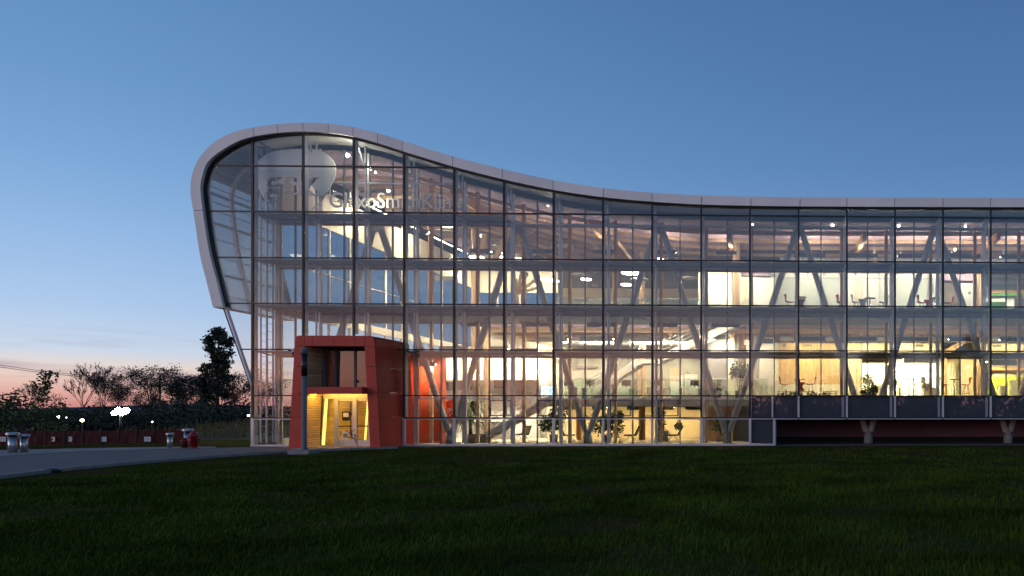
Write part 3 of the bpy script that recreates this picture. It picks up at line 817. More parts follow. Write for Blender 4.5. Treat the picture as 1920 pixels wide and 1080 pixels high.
# rooms on the right, upper floor: frosted and white panels with slim posts
YR = 6.0
zt3 = 10.55
def room_panel(a, b, z0, z1, m, Y=YR, name='room_panel'):
    xa, xb = WX(a, Y) + .02, WX(b, Y) - .02
    return box(name, (xa, xb), (Y, Y + .08), (z0, z1), m, iw)
e3 = [1452, 1470, 1513.5, 1545, 1573, 1603, 1618, 1648, 1683, 1711, 1740, 1768]
m3 = [M_frost, M_frost, M_frost, M_frost, M_white, M_cream, M_white, M_frost, M_frost, M_frost, M_frost]
for a, b, m in zip(e3[:-1], e3[1:], m3):
    room_panel(a, b, 7.16, 9.72, m)
    room_panel(a, b, 9.80, zt3, M_white)
    box('room_post', (WX(b, YR) - .02, WX(b, YR) + .02), (YR - .03, YR + .10), (7.16, 9.72), M_alu, iw)
box('room_rail', (WX(1452, YR), WX(1768, YR)), (YR - .03, YR + .1), (9.725, 9.795), M_steel, iw)
wall(1771, 512, 1836, 526, 5.4, 0.8, M_ceil, 'bulkhead')
wall(1771, 527, 1800, 590, 9.5, .2, M_cream); wall(1800.5, 527, 1832, 590, 7.2, .2, M_white)
wall(1833, 505, 1840, 590, 5.2, .25, M_woodp, 'wood_jamb')
wall(1842, 502, 2060, 522, 11.8, .2, M_white); wall(1842, 522.5, 2060, 536, 11.6, .3, M_greyw)
wall(1842, 536.5, 2060, 592, 12.0, .2, M_white); wall(1858, 543, 2060, 549, 11.2, .4, M_wood, 'shelf'); wall(1858, 549.3, 2060, 554, 11.3, .3, M_mgreen, 'shelf')
wall(1849, 566, 1885, 586, 8.0, .8, M_mgreen, 'low_wall'); wall(1903, 560, 2050, 588, 8.0, .1, M_greyw, 'dark_opening')
# rooms on the right, middle floor
e2 = [1452, 1460, 1498, 1529, 1575, 1606, 1614]
m2 = [M_white, M_woodp, M_woodp, M_woodp, M_cream, M_cream]
zw = WZ(1500, 721, YR)
for a, b, m in zip(e2[:-1], e2[1:], m2):
    room_panel(a, b, zw + .02, 5.86, m)
    room_panel(a, b, 2.52, zw, M_white)
room_panel(1614, 1616.5, 2.52, 5.86, M_woodp)
wall(1617, 664, 1680, 743, 8.6, .2, M_white); wall(1636, 720, 1662, 726, 8.2, .3, M_greyw, 'counter')
wall(1680, 664, 1770, 743, 8.6, .2, M_white); wall(1680.5, 668, 1698, 684, 8.4, .1, M_frost, 'window_panel')
room_panel(1617, 1770, 5.10, 5.86, M_white)
wall(1771, 664, 1776, 743, 5.8, .2, M_woodp, 'wood_jamb'); wall(1776.5, 664, 1800, 743, 8.2, .2, M_cream)
wall(1781, 686, 1793, 743, 8.0, .15, M_frost, 'door_leaf'); wall(1800.5, 664, 1832, 743, 6.6, .2, M_cream); wall(1833, 664, 1839, 743, 5.2, .25, M_woodp, 'wood_jamb')
wall(1842, 664, 2060, 680, 11.6, .2, M_cream); wall(1842, 680.5, 2060, 706, 12.0, .2, M_white)
wall(1842, 688, 2060, 694, 11.2, .5, M_wood, 'shelf')
wall(1852, 706.5, 2060, 743, 11.0, .2, M_green, 'lime_wall'); wall(1875, 722, 1890, 743, 7.5, .6, M_white, 'counter'); wall(1878, 724, 1888, 743, 7.45, .04, M_greyw, 'counter_front')
wall(1898, 712, 1920, 743, 7.8, .7, M_frost, 'counter')
room_panel(1836, 2060, 5.10, 5.86, M_cream)
for a, b, c, d in ((1468, 645, 1473, 651), (1505, 646, 1522, 650), (1717, 646, 1732, 650), (1862, 646, 1877, 650)):
    wall(a, b, c, d, YR - .06, .05, M_greyw, 'wall_vent')
# round timber columns
for px, yt, z0, z1, Y, r, m in ((913, 0, 0.03, 6.5, 6.2, .20, M_woodp), (1086, 0, 0.03, 2.05, 7.0, .18, M_wood), (1204, 0, 0.03, 2.05, 6.4, .20, M_wood), (1204, 0, 2.5, 6.4, 7.6, .22, M_woodp),
                                (1392, 0, 2.5, 6.78, 7.9, .24, M_woodp), (1416, 0, 2.5, 6.78, 8.4, .26, M_white), (1381, 0, 7.15, 12.0, 6.4, .22, M_woodp), (1153, 0, 7.15, 12.2, 8.0, .14, M_wood),
                                (1204, 0, 7.15, 11.9, 9.0, .18, M_woodp), (808, 0, 7.15, 14.0, 7.5, .17, M_wood), (1640, 0, 10.6, 11.6, 6.5, .1, M_woodp), (890, 0, 0.03, 14.2, 13.0, .22, M_woodp)):
    x = WX(px, Y); rod('round_column', (x, Y, z0), (x, Y, min(z1, top(x) - .4)), r, m, iw, 18)
# timber struts under the roof
ts = empty('roof_struts', (20, 8, 11), B)
def strut(a, b, Y, w, m=M_woodp, Yb=None): bar('strut', W(a[0], a[1], Y), W(b[0], b[1], Yb or Y), w, w, m, ts)
for a, b, Y, w in (((1152, 446), (1186, 488), 5.2, .16), ((1100, 392), (1120, 412), 5.2, .16), ((1365, 418), (1380, 462), 5.6, .18), ((1628, 422), (1611, 470), 6.0, .18),
                   ((1246, 424), (1254, 432), 5.2, .14), ((1752, 428), (1738, 444), 6.0, .18), ((1884, 424), (1862, 446), 6.0, .18), ((1004, 372), (985, 404), 6.0, .18),
                   ((1642, 606), (1612, 628), 6.4, .2), ((1880, 608), (1848, 622), 6.4, .16), ((1815, 636), (1770, 662), 6.6, .3)):
    strut(a, b, Y, w)
hub = (970, 552)
for e in ((978, 508), (989, 512), (1001, 526), (966, 522), (1010, 538), (973, 580)): strut(hub, e, 11.0, .15)
for a, b in (((1068, 425), (1128, 470)), ((1090, 370), (1200, 480)), ((930, 430), (1030, 470)), ((840, 430), (930, 490)), ((955, 470), (1040, 400)), ((1770, 470), (1795, 440)), ((1862, 488), (1910, 440)), ((880, 470), (990, 440))):
    rod('tie_rod', W(a[0], a[1], 9.0), W(b[0], b[1], 9.0), 0.022, M_alu, ts, 6)
strut((922, 500), (960, 424), 9.0, .26); strut((905, 470), (909, 440), 9.0, .30)

# ---- stairs
stc = empty('staircase', (14, 4, 0), B)
def flight(xa, za, xb, zb, y0, y1, n, ms, mt, rails=3, sh=.42):
    ya = (y0, y1)
    for y in ya:
        bar('stringer', (xa, y, za + .02), (xb, y, zb + .02), 0.06, sh, ms, stc)
    for i in range(n):
        t = (i + .5) / n; x = xa + (xb - xa) * t; z = za + (zb - za) * (i + 1) / n
        box('tread', (x - (xb - xa) / n * .55, x + (xb - xa) / n * .55), (y0 + .04, y1 - .04), (z - .05, z - .005), mt, stc)
    for y in ya:
        for j in range(rails):
            h = .95 - j * .25
            rod('handrail', (xa, y, za + h), (xb, y, zb + h), 0.022 if j == 0 else .014, M_steel, stc, 8)
        for t in np.linspace(0.02, .98, 5):
            x = xa + (xb - xa) * t; z = za + (zb - za) * t
            rod('baluster', (x, y, z + .1), (x, y, z + .95), 0.016, M_steel, stc, 8)
flight(WX(897, 3.9), 0.03, WX(1040, 3.9), 2.5, 3.35, 4.5, 14, M_alu, M_woodp, 3, .26)
xa, xb, xc, xd = WX(1098, 5.2), WX(1200, 5.2), WX(1232, 5.2), WX(1392, 5.2)
zl = 4.72
flight(xa, 2.5, xb, zl, 5.15, 6.45, 12, M_white, M_steel)
box('landing', (xb, xc), (5.12, 6.48), (zl - .16, zl + .06), M_white, stc)
flight(xc, zl, xd, 7.12, 5.15, 6.45, 13, M_white, M_steel)
# ---- balustrades
bal = empty('balustrade', (20, 4.8, 2), B)
def balus(a, b, Y, z, step=1.5):
    x0, x1 = WX(a, Y), WX(b, Y); n = max(1, round((x1 - x0) / step)); w = (x1 - x0) / n
    for i in range(n):
        box('glass_panel', (x0 + i * w + .03, x0 + (i + 1) * w - .03), (Y, Y + .016), (z + .02, z + 1.10), M_rail_glass, bal)
        rod('rail_post', (x0 + i * w, Y + .01, z), (x0 + i * w, Y + .01, z + 1.12), .018, M_steel, bal, 8)
    rod('top_rail', (x0, Y + .01, z + 1.14), (x1, Y + .01, z + 1.14), .025, M_steel, bal, 8)
balus(1048, 1440, 4.66, 2.5); balus(1044, 1322, 4.9, 7.14); balus(1324, 1352, 6.9, 7.14)

# ================================================================== lamps
L_gal = emis('unseen_gallery_lamp', (1.0, 0.86, 0.58), 89.1)
L_warm2 = emis('added_strip_lamp', (1.0, 0.82, 0.56), 287.3)  # glow of the lamps added under front slab and roof
def unseen_light(loc, w, d, m, label, cat='ceiling light', group='unseen strip lights in the rooms', drop=0, up=False):  # unseen room lamps, added for their light; a front skirt hides each lens
    t = thing('unseen_ceiling_light', label, cat, loc, group)
    x, y, z = loc
    box('housing', (x - w / 2, x + w / 2), (y - d / 2, y + d / 2), (z, z + .07), M_alu, t)
    box('lens', (x - w / 2 + .03, x + w / 2 - .03), (y - d / 2 + .03, y + d / 2 - .03), (z - .02, z - .001), m, t)
    box('lens_skirt', (x - w / 2, x + w / 2), (y - d / 2 - .02, y - d / 2 - .005), (z - max(.10, d * .5), z + .13), M_post, t)
    if up: box('added_up_lens', (x - w / 2 + .03, x + w / 2 - .03), (y - d / 2 + .03, y + d / 2 - .03), (z + .072, z + .085), L_up, t)  # upward glow added to brighten the ceiling
    for s in (-.4, .4): rod('hanger', (x + s * w, y, z + .07), (x + s * w, y, z + .07 + (drop or .3)), .008, M_steel, t, 6)
ords = ['first', 'second', 'third', 'fourth', 'fifth', 'sixth', 'seventh', 'eighth']
for i, x in enumerate((28.3, 31.3, 34.3, 37.3, 40.3)):  # lamps added where the lower lounge shows no source
    unseen_light((x, 4.6, 5.95), 1.8, .22, L_room2, f'added slim strip light above the lower lounge, {ords[i]} from the grey core wall', drop=.8)
for i, x in enumerate((28.3, 31.3, 34.3, 37.3, 40.3)):  # lamps added where the upper lounge shows no source
    unseen_light((x, 4.4, 10.75), 1.8, .22, L_room3, f'added slim strip light above the upper lounge, {ords[i]} from the grey core wall', drop=.9, up=True)
for i, (px, yp) in enumerate(((1640, 7.6), (1725, 7.6), (1880, 9.5))):
    unseen_light((WX(px, yp), yp, 5.0), 2.2, .5, L_room2, ['bright panel light over the plant alcove', 'bright panel light over the copier alcove', 'bright panel light over the lime green kitchen'][i], drop=.5)
unseen_light((WX(1890, 9.5), 9.5, 9.9), 2.4, .5, L_room3, 'bright panel light over the upper green alcove', drop=.5)
unseen_light((WX(1815, 6), 6.2, 9.9), .8, .3, L_room3, 'small panel light over the upper white doorway', drop=.5)
for i, (px, y) in enumerate(((1035, 7.6), (1120, 7.4), (1215, 7.4), (1290, 7.4), (1420, 8.4))):
    unseen_light((WX(px, y), y, 6.2), 2.0, .35, L_gal, f'unseen strip light under the gallery ceiling, {ords[i]} from the wide red wall', drop=.1)
for i, (px, y) in enumerate(((1065, 7.2), (1125, 7.6), (1190, 7.2), (1250, 7.6), (1300, 7.0))):
    unseen_light((WX(px, y), y, 2.0), .9, .3, L_yel, f'unseen flat downlight in the lobby ceiling, {ords[i]} from the lobby stair', drop=.06, group='unseen lobby downlights')
for i, (px, y, z) in enumerate(((850, 7.6, 5.6), (930, 7.6, 5.6), (985, 7.6, 5.5))):
    unseen_light((WX(px, y), y, z), 1.6, .3, L_warm, f'unseen warm strip light over the reception wall, {ords[i]} from the wide red wall', drop=.9)
unseen_light((WX(800, 2.6), 2.62, 4.3), 1.0, .16, L_warm, 'unseen small strip light washing the wide red wall', drop=.4)
unseen_light((WX(1345, 6), 6.2, 6.2), 1.0, .25, L_warm, 'unseen strip light in front of the grey core wall', drop=.5)
unseen_light((WX(1340, 6), 6.3, 10.6), 1.4, .25, L_room3, 'unseen strip light outside the white upper corridor', drop=.9)
unseen_light((WX(1420, 6), 6.3, 10.6), 1.4, .25, L_room3, 'unseen strip light beside the red exit sign', drop=.9)
for i, x in enumerate((9.5, 13.0, 16.5, 20.0, 23.5)):  # lamps added to light the front of the stair
    unseen_light((x, 3.9, 6.62), 1.6, .2, L_warm2, f'added strip under the front gallery slab, {ords[i]} from the red portal', drop=.12, group='added strips under the front gallery')
for i, x in enumerate((2.5, 6.0, 9.5, 13.0, 16.5, 20.0, 23.5)):  # lamps added to brighten the upper level
    unseen_light((x, 4.6, min(10.9 + max(0, 9.5 - x) * .3, 12.6)), 1.2, .2, L_warm2, f'added strip under the sloping roof, {ords[i]} from the red portal', drop=.5, group='added strips under the sloping roof', up=True)
for i, (x, y, z) in enumerate(((3.0, 22.0, 14.6), (7.0, 22.0, 14.2), (11.0, 22.0, 13.4), (15.5, 20.0, 12.6))):  # lamps added to brighten the far back wall
    unseen_light((x, y, z), 2.4, .4, L_cove, f'added strip light before the far back wall, {ords[i]} from the end wall', drop=.6, group='added lights at the back wall')
for i, (x, y, z) in enumerate(((2.0, 7.5, 15.2), (2.0, 13.5, 15.2), (2.4, 10.0, 11.4), (2.4, 16.0, 11.4))):  # hidden lamps added to brighten the end wall side
    unseen_light((x, y, z), 1.6, .4, L_cove, ['added upper light washing the near part of the end wall', 'added upper light washing the far part of the end wall', 'added lower light near the end wall windows', 'added lower light at the far end wall windows'][i], drop=.4, group='added lights at the end wall')
# light line along the end wall
t = thing('light_line', 'long thin light line high on the white end wall', 'light', (0.6, 18, 14.6))
bar('channel', (0.58, 9, 14.75), (0.58, 24, 14.95), .08, .10, M_alu, t); bar('diffuser', (0.64, 9, 14.75), (0.64, 24, 14.95), .03, .06, L_disc, t)
# round disc lamps hanging in the atrium
def disc(px, py, wpx, Y, lit, label):
    p = W(px, py, Y); r = wpx / 2 * (Y - CY) / F
    t = thing('disc_lamp', label, 'pendant lamp', p, 'round discs hanging in the atrium')
    lathe('shade', [(r * .55, .10), (r * .92, .07), (r, .02), (r, 0.0)], M_white, t, 28, Matrix.Translation(p))
    if lit: lathe('diffuser', [(r * .93, -.07), (r * .97, -.03), (r * .97, -.004)], L_disc, t, 28, Matrix.Translation(p))
    else: lathe('diffuser', [(r * .90, -.035), (r * .97, -.02), (r * .97, -.004)], M_white, t, 28, Matrix.Translation(p))
    zt = top(p.x) - .45
    for a in (0, 2.1, 4.2):
        q = p + Vector((math.cos(a) * r * .7, math.sin(a) * r * .7, .06))
        rod('cable', q, (p.x + math.cos(a) * r * .3, p.y + math.sin(a) * r * .3, max(zt, p.z + .3)), .006, M_steel, t, 5)
for a in (((836, 422), 27, 12, 1, 'lit disc lamp high beside the white end wall'), ((838, 437), 42, 11, 0, 'wide pale unlit disc below the highest lit disc'),
          ((901, 441), 17, 14, 1, 'small lit disc in front of the roof post'), ((894, 482), 27, 12, 1, 'lit disc just above the third catwalk, in front of the sloping light line'),
          ((940, 481), 10, 16, 1, 'tiny lit disc beside the fifth mullion'), ((931, 462), 14, 15, 0, 'small pale disc above the tiny lit disc'), ((970, 484), 15, 13, 1, 'lit disc right behind the black transom, beside the leaning column'),
          ((1026, 524), 30, 9, 1, 'large lit disc left of the gallery balustrade'), ((1049, 527), 12, 12, 1, 'small lit disc behind the large one left of the gallery'),
          ((1060, 461), 30, 11, 0, 'pale unlit disc alone under the sloping ceiling'), ((1085, 515), 24, 10, 0, 'pale disc above the gallery, tilted over a lit one'),
          ((1099, 523), 20, 11, 1, 'lit disc overlapping the pale tilted disc'), ((1117, 537), 12, 15, 0, 'small far disc near the grey atrium wall'), ((1091, 562), 30, 9, 0, 'low pale disc in front of the green glass'),
          ((1183, 511), 36, 8, 1, 'largest and brightest disc over the gallery'), ((1174, 533), 20, 10, 1, 'lit disc under the brightest disc'), ((1199, 525), 34, 9, 0, 'wide pale disc behind a leaning column'),
          ((1187, 546), 15, 13, 0, 'small pale disc at the cream wall band'), ((1204, 561), 15, 11, 0, 'small low disc beside the round column'), ((1237, 485), 15, 10, 1, 'lit disc at the tip of the fourth column pair'),
          ((1274, 506), 16, 9, 1, 'small lit disc under the timber beam'), ((1293, 522), 28, 10, 0, 'pale disc in front of the dark grey wall end')):
    (px, py), w, Y, lit, lab = a
    disc(px, py, w, Y, lit, lab)
# small round floodlights on the posts
L_globe = emis('globe_lamp', (1.0, 0.93, 0.72), 297.0)
def spot(px, py, Y, r, label, m=L_spot):
    p = W(px, py, Y)
    t = thing('spotlight', label, 'spotlight', p, 'small floodlights inside the glass wall')
    d = Vector((0.05, -1, -.35)).normalized()
    q = d.to_track_quat('Z', 'Y').to_matrix().to_4x4()
    lathe('housing', [(r * .5, -r * 1.6), (r * .8, -r * 1.5), (r * 1.12, 0), (r * 1.12, .01)], M_steel, t, 14, Matrix.Translation(p) @ q)
    lathe('lens', [(r, .012), (r * .9, .03), (r * .3, .045)], m, t, 14, Matrix.Translation(p) @ q)
    box('bracket', (p.x - .02, p.x + .02), (p.y + r, p.y + r + .25), (p.z - .02, p.z + .02), M_steel, t)
for px, py, r, lab in ((652, 291, .075, 'bright globe floodlight next to the rounded emblem'), (706, 381, .06, 'glaring globe floodlight behind the lettering')):
    p = W(px, py, .22)
    t = thing('globe_floodlight', lab, 'spotlight', p, 'small floodlights inside the glass wall')
    lathe('globe', [(.3 * r, -r), (.8 * r, -.6 * r), (r, 0), (.8 * r, .6 * r), (.3 * r, r)], L_globe, t, 14, Matrix.Translation(p)); box('bracket', (p.x - .02, p.x + .02), (p.y + r, p.y + .75), (p.z - .02, p.z + .02), M_steel, t)
for a in ((704, 323, 3.4, .05, 'small floodlight in the top row, under the curved ribbon'), (1028, 384, 2.0, .075, 'floodlight under the ribbon beside the end of the lettering'), (1411, 421, 2.0, .035, 'tiny floodlight at the top near the red exit sign'), (1561, 423, 2.0, .075, 'floodlight at the top, over the grey stools'),
          (1685, 424, 2.0, .065, 'floodlight at the top, over the round table with red seats'), (1810, 425, 2.0, .055, 'floodlight at the top, over the white doorway'), (1790, 468, 4.4, .065, 'lower floodlight between two thin rods, over the white doorway'),
          (1410, 628, 5.0, .06, 'floodlight above the leafy tree on the middle floor'), (1768, 629, 5.4, .06, 'floodlight above the lower white doorway')):
    spot(*a)

# ================================================================== signs
def text_mesh(name, body, size, depth, m, parent=None, M=None, spacing=1.0, offset=0.0, align='LEFT'):
    cu = bpy.data.curves.new(name, 'FONT'); cu.body = body; cu.size = size; cu.extrude = depth
    cu.space_character = spacing; cu.offset = offset; cu.align_x = align
    cu.resolution_u = 4
    tmp = bpy.data.objects.new('tmp_text', cu); col.objects.link(tmp)
    dg = bpy.context.evaluated_depsgraph_get()
    me = bpy.data.meshes.new_from_object(tmp.evaluated_get(dg))
    bpy.data.objects.remove(tmp); bpy.data.curves.remove(cu)
    bm = bmesh.new(); bm.from_mesh(me); bmesh.ops.remove_doubles(bm, verts=bm.verts, dist=1e-4); bmesh.ops.recalc_face_normals(bm, faces=bm.faces); bm.to_mesh(me); bm.free()
    me.materials.clear(); me.materials.append(m); me.name = name
    return put(bpy.data.objects.new(name, me), M or Matrix.Identity(4), parent)
UP = Matrix.Rotation(R(90), 4, 'X')                     # text plane -> facing the camera
def fit(o, x0, y0, x1, y1, Y, parent=None):
    """scale a flat text so that it fills the photograph rectangle at depth Y"""
    a = W(x0, y1, Y); b = W(x1, y0, Y)
    xs = [v.co.x for v in o.data.vertices]; zs = [v.co.y for v in o.data.vertices]
    sx = (b.x - a.x) / (max(xs) - min(xs)); sz = (b.z - a.z) / (max(zs) - min(zs))
    M = Matrix.Translation((a.x, Y, a.z)) @ UP @ Matrix.Diagonal((sx, sz, 1, 1)) @ Matrix.Translation((-min(xs), -min(zs), 0))
    o.matrix_basis = M; WM[o.name] = M.copy()
EY = 0.62
em_px = [(478, 330), (480, 312), (489, 297), (504, 287), (522, 282), (545, 280), (568, 278.5), (590, 280), (608, 286), (620, 296), (627, 308), (628.5, 320), (626, 333), (619, 348), (611, 362), (601, 376), (590, 387), (578, 396), (566, 403), (553, 407.5), (540, 407), (527, 402), (515, 394), (503, 383), (492, 368), (483, 350)]
em_v = [Vector(q_) for q_ in em_px]; em_n = len(em_v); em_s = []
for i in range(em_n):
    p0, p1, p2, p3 = (em_v[(i + k) % em_n] for k in (-1, 0, 1, 2))
    for t in (0, .33, .67): em_s.append(0.5 * ((2 * p1) + (p2 - p0) * t + (2 * p0 - 5 * p1 + 4 * p2 - p3) * t * t + (3 * p1 - p0 - 3 * p2 + p3) * t ** 3))
em = [W(a, b, EY) for a, b in em_s]
sign = thing('emblem_sign', 'large pale rounded emblem with cut out gsk letters behind the top glass', 'sign', W(553, 407, EY))
cut = text_mesh('cut_letters', 'gsk', 1.0, 0.0, M_dark, spacing=.98, offset=0.022)
fit(cut, 495, 318, 603, 377, EY)
tb = bmesh.new(); tb.from_mesh(cut.data); mcut = cut.matrix_basis.copy()
nxt = {}
for f_ in tb.faces:                                   # boundary half-edges give ordered letter outlines
    for l_ in f_.loops:
        if len(l_.edge.link_faces) == 1: nxt[l_.vert.index] = l_.link_loop_next.vert.index
tb.verts.ensure_lookup_table(); loops = []
while nxt:
    k0 = next(iter(nxt)); lp_, k = [], k0
    while k in nxt: lp_.append(mcut @ tb.verts[k].co); k = nxt.pop(k)
    loops.append([(p_.x, p_.z) for p_ in lp_])
tb.free(); bpy.data.objects.remove(cut)
cu = bpy.data.curves.new('emblem_outline', 'CURVE'); cu.dimensions = '2D'; cu.fill_mode = 'BOTH'; cu.extrude = .05
for lp_ in [[(p_.x, p_.z) for p_ in em]] + loops:
    sp_ = cu.splines.new('POLY'); sp_.points.add(len(lp_) - 1); sp_.use_cyclic_u = True
    for pt, (a, b) in zip(sp_.points, lp_): pt.co = (a, b, 0, 1)
tmp = bpy.data.objects.new('emblem_tmp', cu); col.objects.link(tmp)
me = bpy.data.meshes.new_from_object(tmp.evaluated_get(bpy.context.evaluated_depsgraph_get()))
bpy.data.objects.remove(tmp); bpy.data.curves.remove(cu); me.materials.clear(); me.materials.append(M_emblem)
panel = put(bpy.data.objects.new('emblem_panel', me), Matrix.Translation((0, EY + .05, 0)) @ UP, sign)
for a, b in ((520, 300), (590, 300), (553, 395)):
    p = W(a, b, EY + .1); rod('standoff', p, p + Vector((0, .55, 0)), .02, M_steel, sign, 8)
ws = thing('wordmark_sign', 'pale raised company lettering beside the rounded emblem behind the glass', 'sign', W(620, 389, EY))
whole = text_mesh('lettering', 'GlaxoSmithKline', 1.0, 0.04, M_letter, offset=0.002)
xs = [v.co.x for v in whole.data.vertices]; wx0, wx1 = min(xs), max(xs); ysv = [v.co.y for v in whole.data.vertices]; wy0, wy1 = min(ysv), max(ysv)
a_, b_ = W(619, 389.5, EY), W(864, 363, EY)
ML = Matrix.Translation((a_.x, EY, a_.z)) @ UP @ Matrix.Diagonal(((b_.x - a_.x) / (wx1 - wx0), (b_.z - a_.z) / (wy1 - wy0), 1, 1)) @ Matrix.Translation((-wx0, -wy0, 0))
# one mesh per letter: split the word into islands grouped by letter position
bm = bmesh.new(); bm.from_mesh(whole.data); seen = set(); isl = []
for f0 in bm.faces:
    if f0.index in seen: continue
    st_, cur = [f0], []
    seen.add(f0.index)
    while st_:
        f_ = st_.pop(); cur.append(f_)
        for e_ in f_.edges:
            for g_ in e_.link_faces:
                if g_.index not in seen: seen.add(g_.index); st_.append(g_)
    vs_ = {v.index: v.co.copy() for f_ in cur for v in f_.verts}
    isl.append((min(v.x for v in vs_.values()), max(v.x for v in vs_.values()), [[v.index for v in f_.verts] for f_ in cur], vs_))
bm.free(); bpy.data.objects.remove(whole)
isl.sort(key=lambda t: t[0]); groups = []
for t in isl:
    if groups and t[0] < groups[-1][0][1] - 0.02: groups[-1].append(t)
    else: groups.append([t])
for gr in groups:
    v, f = [], []
    for _, _, fs, vs_ in gr:
        mp_ = {}
        for i_, c_ in vs_.items(): mp_[i_] = len(v); v.append(c_)
        f += [tuple(mp_[i_] for i_ in q) for q in fs]
    mesh('letter', v, f, M_letter, ws, M=ML)
bar('mounting_rail', W(619, 378, EY + .08), W(864, 378, EY + .08), .025, .025, M_steel, ws)

# lobby sign: orange disc with white letters on a white board
ls = thing('lobby_sign', 'white lobby board with an orange disc behind the foot of a leaning column', 'sign', W(850, 797, 4.6))
pbox('board', 832, 744, 884, 797, 4.6, .08, M_paper, ls)
c = W(850, 769.5, 4.56)
M_odisc = mat('orange_disc', (0.72, 0.085, 0.02), 0.45, noise=0.04)
lathe('disc', [(.60, -.02), (.62, 0), (.62, .02)], M_odisc, ls, 32, Matrix.Translation(c) @ UP)
tx = text_mesh('disc_letters', 'gsk', 1.0, .008, M_paper, ls); fit(tx, 836.5, 760, 864, 781, 4.52); 
tx.matrix_parent_inverse = WM[ls.name].inverted()
es = thing('exit_sign', 'small red lit exit sign hanging under the middle ceiling', 'sign', W(1402, 640, 6.0))
pbox('panel', 1395, 637.5, 1407, 646.5, 6.0, .06, M_exit, es); rod('hanger', W(1401, 637, 6.03), W(1401, 625, 6.03), .01, M_steel, es, 6)
es = thing('exit_sign', 'tiny red lit exit sign near the top floor doors', 'sign', W(1415, 507, 7.3))
pbox('panel', 1412, 504.5, 1418, 509, 7.3, .06, M_exit, es); rod('hanger', W(1415, 504, 7.33), W(1415, 497, 7.33), .01, M_steel, es, 6)
es = thing('exit_pictogram', 'small green sign on the cream wall of the lower lounge', 'sign', W(1814, 690, 6.55))
pbox('plate', 1811, 685, 1818, 691, 6.5, .03, M_greenlit, es)
es = thing('wall_notice', 'small grey notice on the white wall of the upper doorway', 'notice', W(1818, 551, 7.15))
pbox('plate', 1815.5, 546.5, 1820.5, 551.5, 7.12, .03, M_greyw, es)
tv = thing('wall_screen', 'glowing blue display screen on a stand near the stair top', 'screen', W(1025, 742, 7.2))
pbox('bezel', 1013, 722, 1037, 742, 7.2, .08, M_black, tv); pbox('display', 1014, 723, 1036, 741, 7.17, .025, M_screen, tv)

# ================================================================== entrance portal
YF, YK, YG = -2.15, 1.15, -0.75
P = thing('entrance_portal', 'dark red panelled entrance portal with splayed jambs and a canopy', 'entrance', (W(627, 840, YF).x, YF, 0))
def xz(a, b, Y=YF): p = W(a, b, Y); return (p.x, max(p.z, 0.0))
BLo, TLo, TRo, BRo = xz(541, 840), xz(553.5, 629), xz(701, 629), xz(713, 840)
BLi, TLi, TRi, BRi = xz(566.6, 840), xz(571.5, 649), xz(683.5, 649), xz(694, 840)
BLo, BRo, BLi, BRi = [(p_[0], 0.0) for p_ in (BLo, BRo, BLi, BRi)]
ZT, ZI = TLo[1], TLi[1]
def lerp(a, b, z): t = (z - a[1]) / (b[1] - a[1]); return (a[0] + (b[0] - a[0]) * t, z)
zj = [0.0, WZ(600, 783, YF), WZ(600, 735, YF), WZ(600, 687, YF), ZI]
gp = 0.008
for z0, z1 in zip(zj[:-1], zj[1:]):
    a0, a1 = z0 + gp, z1 - gp
    prism('cladding_panel', [lerp(BLo, TLo, a0), lerp(BLi, TLi, a0), lerp(BLi, TLi, a1), lerp(BLo, TLo, a1)], YF, YF + .06, M_red, P)
    prism('cladding_panel', [lerp(BRi, TRi, a0), lerp(BRo, TRo, a0), lerp(BRo, TRo, a1), lerp(BRi, TRi, a1)], YF, YF + .06, M_red, P)
    for A, Bt, s in ((BLo, TLo, 1), (BRo, TRo, -1)):
        for y0, y1 in ((YF + .066, -.55), (-.535, YK)):
            q0, q1 = lerp(A, Bt, a0), lerp(A, Bt, a1)
            pts = [q0, (q0[0] + s * .06, q0[1]), (q1[0] + s * .06, q1[1]), q1]
            prism('cladding_panel', pts if s > 0 else pts[::-1], y0, y1, M_red, P)
# the core behind the cladding, and reveals of the opening
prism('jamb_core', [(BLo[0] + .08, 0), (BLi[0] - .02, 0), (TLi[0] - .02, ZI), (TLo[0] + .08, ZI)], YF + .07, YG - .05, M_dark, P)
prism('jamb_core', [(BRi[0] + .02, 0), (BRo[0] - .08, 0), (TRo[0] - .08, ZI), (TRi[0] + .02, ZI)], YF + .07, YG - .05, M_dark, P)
prism('reveal', [BRi, (BRi[0] + .018, 0), (TRi[0] + .018, ZI), TRi], YF + .062, YG - .02, M_red, P)
ej = [553.5, 570.7, 585.6, 626, 666, 683.3, 701]
for i, (a, b) in enumerate(zip(ej[:-1], ej[1:])):
    xa, xb = WX(a, YF) + gp, WX(b, YF) - gp
    pts = [(xa, ZI + gp), (xb, ZI + gp), (xb, ZT), (xa, ZT)]
    if i == 0: pts = [(lerp(BLo, TLo, ZI)[0], ZI + gp), (xb, ZI + gp), (xb, ZT), (xa + .16, ZT), (xa + .06, ZT - .04), (xa, ZT - .14)]
    if i == 5: pts = [(xa, ZI + gp), (lerp(BRo, TRo, ZI)[0], ZI + gp), (xb, ZT - .14), (xb - .06, ZT - .04), (xb - .16, ZT), (xa, ZT)]
    prism('cladding_panel', pts, YF, YF + .06, M_red, P)
for A, Bt, s in ((BLo, TLo, 1), (BRo, TRo, -1)):
    q0, q1 = lerp(A, Bt, ZI + gp), lerp(A, Bt, ZT - .12)
    pts = [q0, (q0[0] + s * .06, q0[1]), (q1[0] + s * .06, q1[1]), q1]
    prism('cladding_panel', pts if s > 0 else pts[::-1], YF + .066, YK, M_red, P)
box('roof_panel', (TLo[0] + .14, TRo[0] - .14), (YF + .066, YK), (ZT - .06, ZT - .01), M_red, P)
